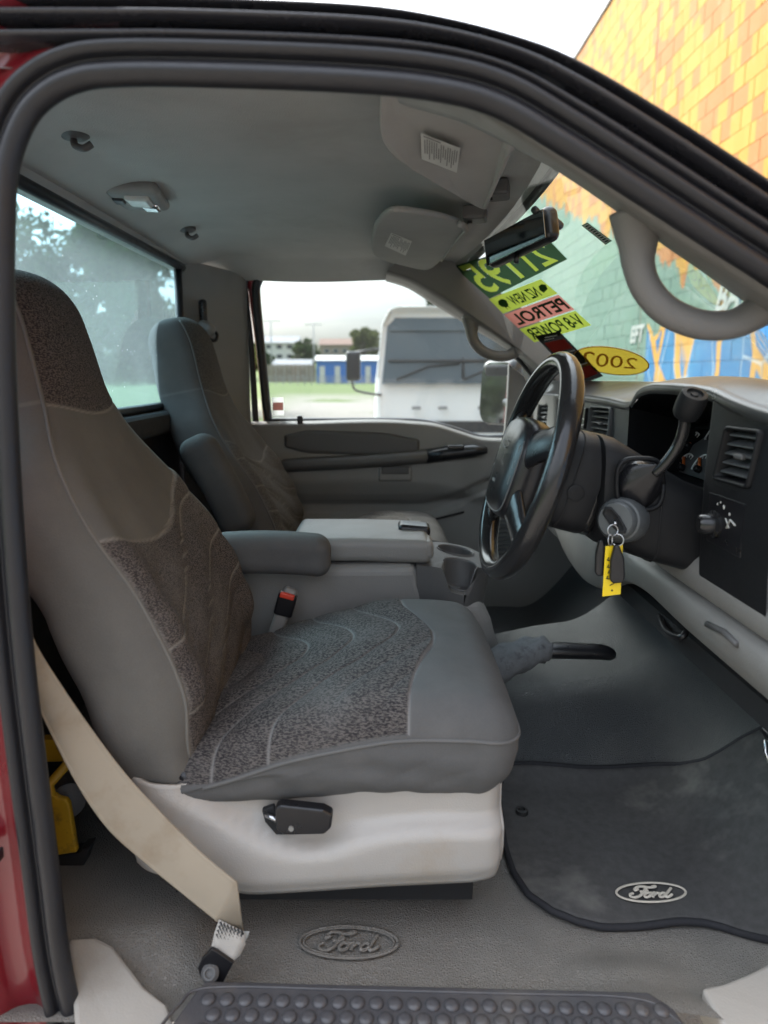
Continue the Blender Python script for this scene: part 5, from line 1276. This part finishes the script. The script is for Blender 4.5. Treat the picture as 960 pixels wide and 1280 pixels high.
# --- far side of the yard: shed, fences, houses, poles, trees
M['shed_blue'] = plain('shed_blue', (.035, .14, .45), .5, var=.1, scale=.5); M['roof_grey'] = plain('roof_grey', (.25, .25, .26), .7, var=.15, scale=.6)
M['cladding'] = plain('cladding', (.55, .53, .5), .8, var=.1, scale=.4); M['roof_brown'] = plain('roof_brown', (.2, .12, .09), .8, var=.15, scale=.6); M['timber'] = plain('timber', (.22, .18, .14), .9, var=.2, scale=.6); M['pane'] = plain('house_pane', (.05, .06, .07), .1, var=.1, scale=.5)
def at_far(px, Y): return (px - PPX) / FPX * (Y + .8) * 1.0
def shed():
    Y = 120; g = gz(0, Y); x0, x1 = at_far(397, Y), at_far(472, Y); h = 3.9
    s = tag(empty('shed', ((x0 + x1) / 2, Y, g)), 'long low blue shed with white doors behind the gravel yard', 'shed')
    box('wall', (x0, Y, g), (x1, Y + 5, g + h), 'shed_blue', s); 
    prism('roof', [(x0 - .3, Y - .4, g + h + .01), (x0 - .3, Y + 2.5, g + h + .9), (x0 - .3, Y + 5.4, g + h + .01)], (x1 - x0 + .6, 0, 0), 'cladding', s)
    for k, (a, c) in enumerate(((.05, 'cladding'), (.30, 'cladding'), (.52, 'cladding'), (.80, 'cladding'))):
        xx = x0 + (x1 - x0) * a; box('door', (xx, Y - .06, g + .02), (xx + .9, Y - .002, g + h * .75), c, s)
shed()
def house(px0, px1, Y, h, wallm, roofm, label, storeys=1):
    x0, x1 = at_far(px0, Y), at_far(px1, Y); g = gz((x0 + x1) / 2, Y); s = tag(empty('house', ((x0 + x1) / 2, Y, g)), label, 'house', 'houses on the far slope')
    box('wall', (x0, Y, g - 1), (x1, Y + 8, g + h), wallm, s)
    prism('roof', [(x0 - .5, Y - .6, g + h + .01), (x0 - .5, Y + 4, g + h + 2.2), (x0 - .5, Y + 8.6, g + h + .01)], (x1 - x0 + 1, 0, 0), roofm, s)
    for st_ in range(storeys):
        for k in range(3):
            xx = x0 + (x1 - x0) * (.12 + .29 * k); zz_ = g + 1.0 + st_ * 2.8
            wd = box('window', (xx, Y - .08, zz_), (xx + (x1 - x0) * .17, Y - .002, zz_ + 1.3), 'cladding', s)
            box('pane', (xx + .1, Y - .11, zz_ + .1), (xx + (x1 - x0) * .17 - .1, Y - .082, zz_ + 1.2), 'pane', wd)
house(330, 374, 210, 5.6, 'cladding', 'roof_grey', 'pale two storey house with grey roof on the far slope', 2)
house(402, 440, 230, 3.6, 'timber', 'roof_brown', 'brown roofed house beside the dark tree on the far slope')
house(343, 388, 165, 2.4, 'white', 'roof_grey', 'low white house in front of the two storey one')
def fence(px0, px1, Y, h, n, m, label):
    x0, x1 = at_far(px0, Y), at_far(px1, Y); g = gz((x0 + x1) / 2, Y); s = tag(empty('fence', ((x0 + x1) / 2, Y, g)), label, 'fence')
    for k in range(n + 1): xx = x0 + (x1 - x0) * k / n; box('post', (xx - .05, Y, g), (xx + .05, Y + .1, g + h), m, s)
    for zf in (.35, .65, .95): box('rail', (x0, Y - .03, g + h * zf - .04), (x1, Y - .002, g + h * zf + .04), m, s)
fence(320, 480, 100, 1.3, 18, 'grey_paint', 'low grey post and rail fence along the grass')
x0, x1 = at_far(330, 135), at_far(396, 135); g = gz(0, 135); s = tag(empty('boundary_wall', ((x0 + x1) / 2, 135, g)), 'long brown timber boundary wall left of the blue shed', 'wall')
for k in range(12): box('panel', (x0 + (x1 - x0) * k / 12 + .03, 135, g), (x0 + (x1 - x0) * (k + 1) / 12 - .03, 135.15, g + 3.4), 'timber', s)
for i_, (px, Y, top) in enumerate(((342, 150, 404), (394, 175, 408))):
    x = at_far(px, Y); g = gz(x, Y); z1 = .87 + (467 - top) / FPX * (Y + .8)
    lp_ = tag(empty('lamp_post', (x, Y, g)), ('tall lamp post above the pale two storey house', 'lamp post rising left of the brown roofed house')[i_], 'lamp post', 'lamp posts')
    tube('pole', [(x, Y, g), (x, Y, z1)], .14, 'grey_paint', lp_, n=8); tube('arm', [(x - 1.6, Y, z1), (x + 1.6, Y, z1)], .1, 'grey_paint', lp_, n=6)
    for d in (-1.6, 1.6): rbox('lamp_head', (x + d, Y, z1), (.5, .25, .12), .1, 'cladding', lp_)
# --- trees
def leaf_mat(name, a, b2):
    b = NB(name); oi = b.n('ShaderNodeNewGeometry'); c = b.mix(oi.outputs['Random Per Island'], a, b2)
    d = b.n('ShaderNodeBsdfDiffuse', {'Color': c}); t = b.n('ShaderNodeBsdfTranslucent', {'Color': c}); g = b.n('ShaderNodeMixShader', {0: .3, 1: d.outputs[0], 2: t.outputs[0]})
    b.l(g.outputs[0], b.o.inputs['Surface']); return b.m
M['leaf_a'] = leaf_mat('dark_leaves', (.022, .04, .018), (.07, .10, .035)); M['leaf_b'] = leaf_mat('olive_leaves', (.05, .065, .02), (.12, .13, .05)); M['bark'] = plain('bark', (.09, .07, .05), .95, var=.3, scale=8, bump=.6, bscale=40)
def tree(name, label, base, H, cw, ch, n, leaf, mat, seed, group=None, cb=.25):
    r_ = np.random.default_rng(seed); base = Vector(base); t = tag(empty(name, base), label, 'tree', group)
    tm = MB(); lean = Vector((r_.normal() * .03 * H, r_.normal() * .03 * H, 0))
    top = base + Vector((0, 0, H * .8)) + lean
    tm.tube([base + Vector((0, 0, -.2)), base.lerp(top, .3), base.lerp(top, .7), top], [H * .03, H * .024, H * .014, H * .005], n=8)
    cl = []
    for k in range(26):
        a = r_.uniform(0, 2 * pi); el = r_.uniform(-1, 1); rr = r_.uniform(.25, .9) ** .7
        c = base + Vector((math.cos(a) * cw * rr * math.sqrt(1 - el * el * .8), math.sin(a) * cw * rr * math.sqrt(1 - el * el * .8), H * cb + (H - H * cb) * .5 + el * ch * .75)); cl.append((c, r_.uniform(.22, .42) * cw))
        st_ = base.lerp(top, r_.uniform(.3, .85)); tm.tube([st_, st_.lerp(c, .5) + Vector((0, 0, .04 * H)), c], [H * .009, H * .006, H * .002], n=5)
    tm.build('trunk', 'bark', t)
    vs = []; fs = []
    for k in range(n):
        c, rr = cl[r_.integers(len(cl))]; d = Vector(r_.normal(size=3)).normalized() * rr * r_.uniform(.35, 1.05) ** .6; d.z *= .8
        p = c + d; u = Vector(r_.normal(size=3)).normalized(); v = u.orthogonal().normalized(); s_ = leaf * r_.uniform(.6, 1.3); o = len(vs)
        vs += [p - u * s_, p + v * s_ * .5, p + u * s_, p - v * s_ * .5]; fs.append((o, o + 1, o + 2, o + 3))
    mesh('crown', vs, fs, mat, t, smooth=False, recalc=False)
tree('broadleaf_tree', 'large dark tree filling the rear window', (-10.7, 25, GROUND), 7.6, 4.3, 2.8, 15000, .16, 'leaf_a', 1, 'trees behind the truck', .12)
tree('broadleaf_tree', 'lighter tree beside the large dark one in the rear window', (-8.3, 30, GROUND), 5.2, 3.0, 1.8, 7000, .17, 'leaf_b', 2, 'trees behind the truck', .12)
tree('broadleaf_tree', 'tree at the left edge of the rear window', (-15.5, 24, GROUND), 4.4, 3.0, 1.6, 7000, .17, 'leaf_a', 3, 'trees behind the truck', .12)
for k, (x, y, h_) in enumerate(((-19, -4, 7), (-24, 2, 9), (-17, -9, 6), (-28, -12, 10))):
    tree('broadleaf_tree', ['nearest of the trees reflected in the door mirror', 'tall tree reflected in the door mirror', 'small tree reflected at the door mirror edge', 'farthest tree reflected in the door mirror'][k], (x, y, GROUND), h_, h_ * .5, h_ * .42, 5000, .2, 'leaf_b' if k % 2 else 'leaf_a', 20 + k, 'trees reflected in the door mirror', .1)
def far_tree(px, Y, top, w_, mat, seed, label):
    x = at_far(px, Y); g = gz(x, Y); H = .87 + (467 - top) / FPX * (Y + .8) - g; tree('distant_tree', label, (x, Y, g), H, w_ / FPX * Y / 2 * 1.1, H * .45, 4200, H * .045, mat, seed, 'distant trees', .12)
far_tree(384, 190, 424, 30, 'leaf_a', 31, 'round dark tree between the far houses')
far_tree(455, 150, 410, 42, 'leaf_b', 32, 'olive tree behind the blue shed')
far_tree(320, 160, 430, 40, 'leaf_a', 33, 'distant tree at the rear edge of the passenger window')
far_tree(432, 240, 428, 26, 'leaf_b', 36, 'small tree beyond the brown roofed house')
for k_, (px_, Y_, tp_2) in enumerate(((352, 255, 436), (412, 262, 434), (444, 275, 432), (474, 250, 428))): far_tree(px_, Y_, tp_2, 44, 'leaf_b' if k_ % 2 else 'leaf_a', 60 + k_, ['hazy tree behind the pale two storey house', 'hazy tree behind the brown roofed house', 'hazy tree on the skyline right of the brown roof', 'hazy skyline tree next to the white truck'][k_])
far_tree(541, 60, 366, 44, 'leaf_a', 34, 'tree top showing above the white truck')
for k, px in enumerate((60, 110, 170, 215, 262)): far_tree(px, 90 + 7 * k, 452 - (k % 2) * 8, 90, 'leaf_a' if k % 2 else 'leaf_b', 40 + k, ['first', 'second', 'third', 'fourth', 'fifth'][k] + ' tree from the left in the far hedge row behind the rear window')
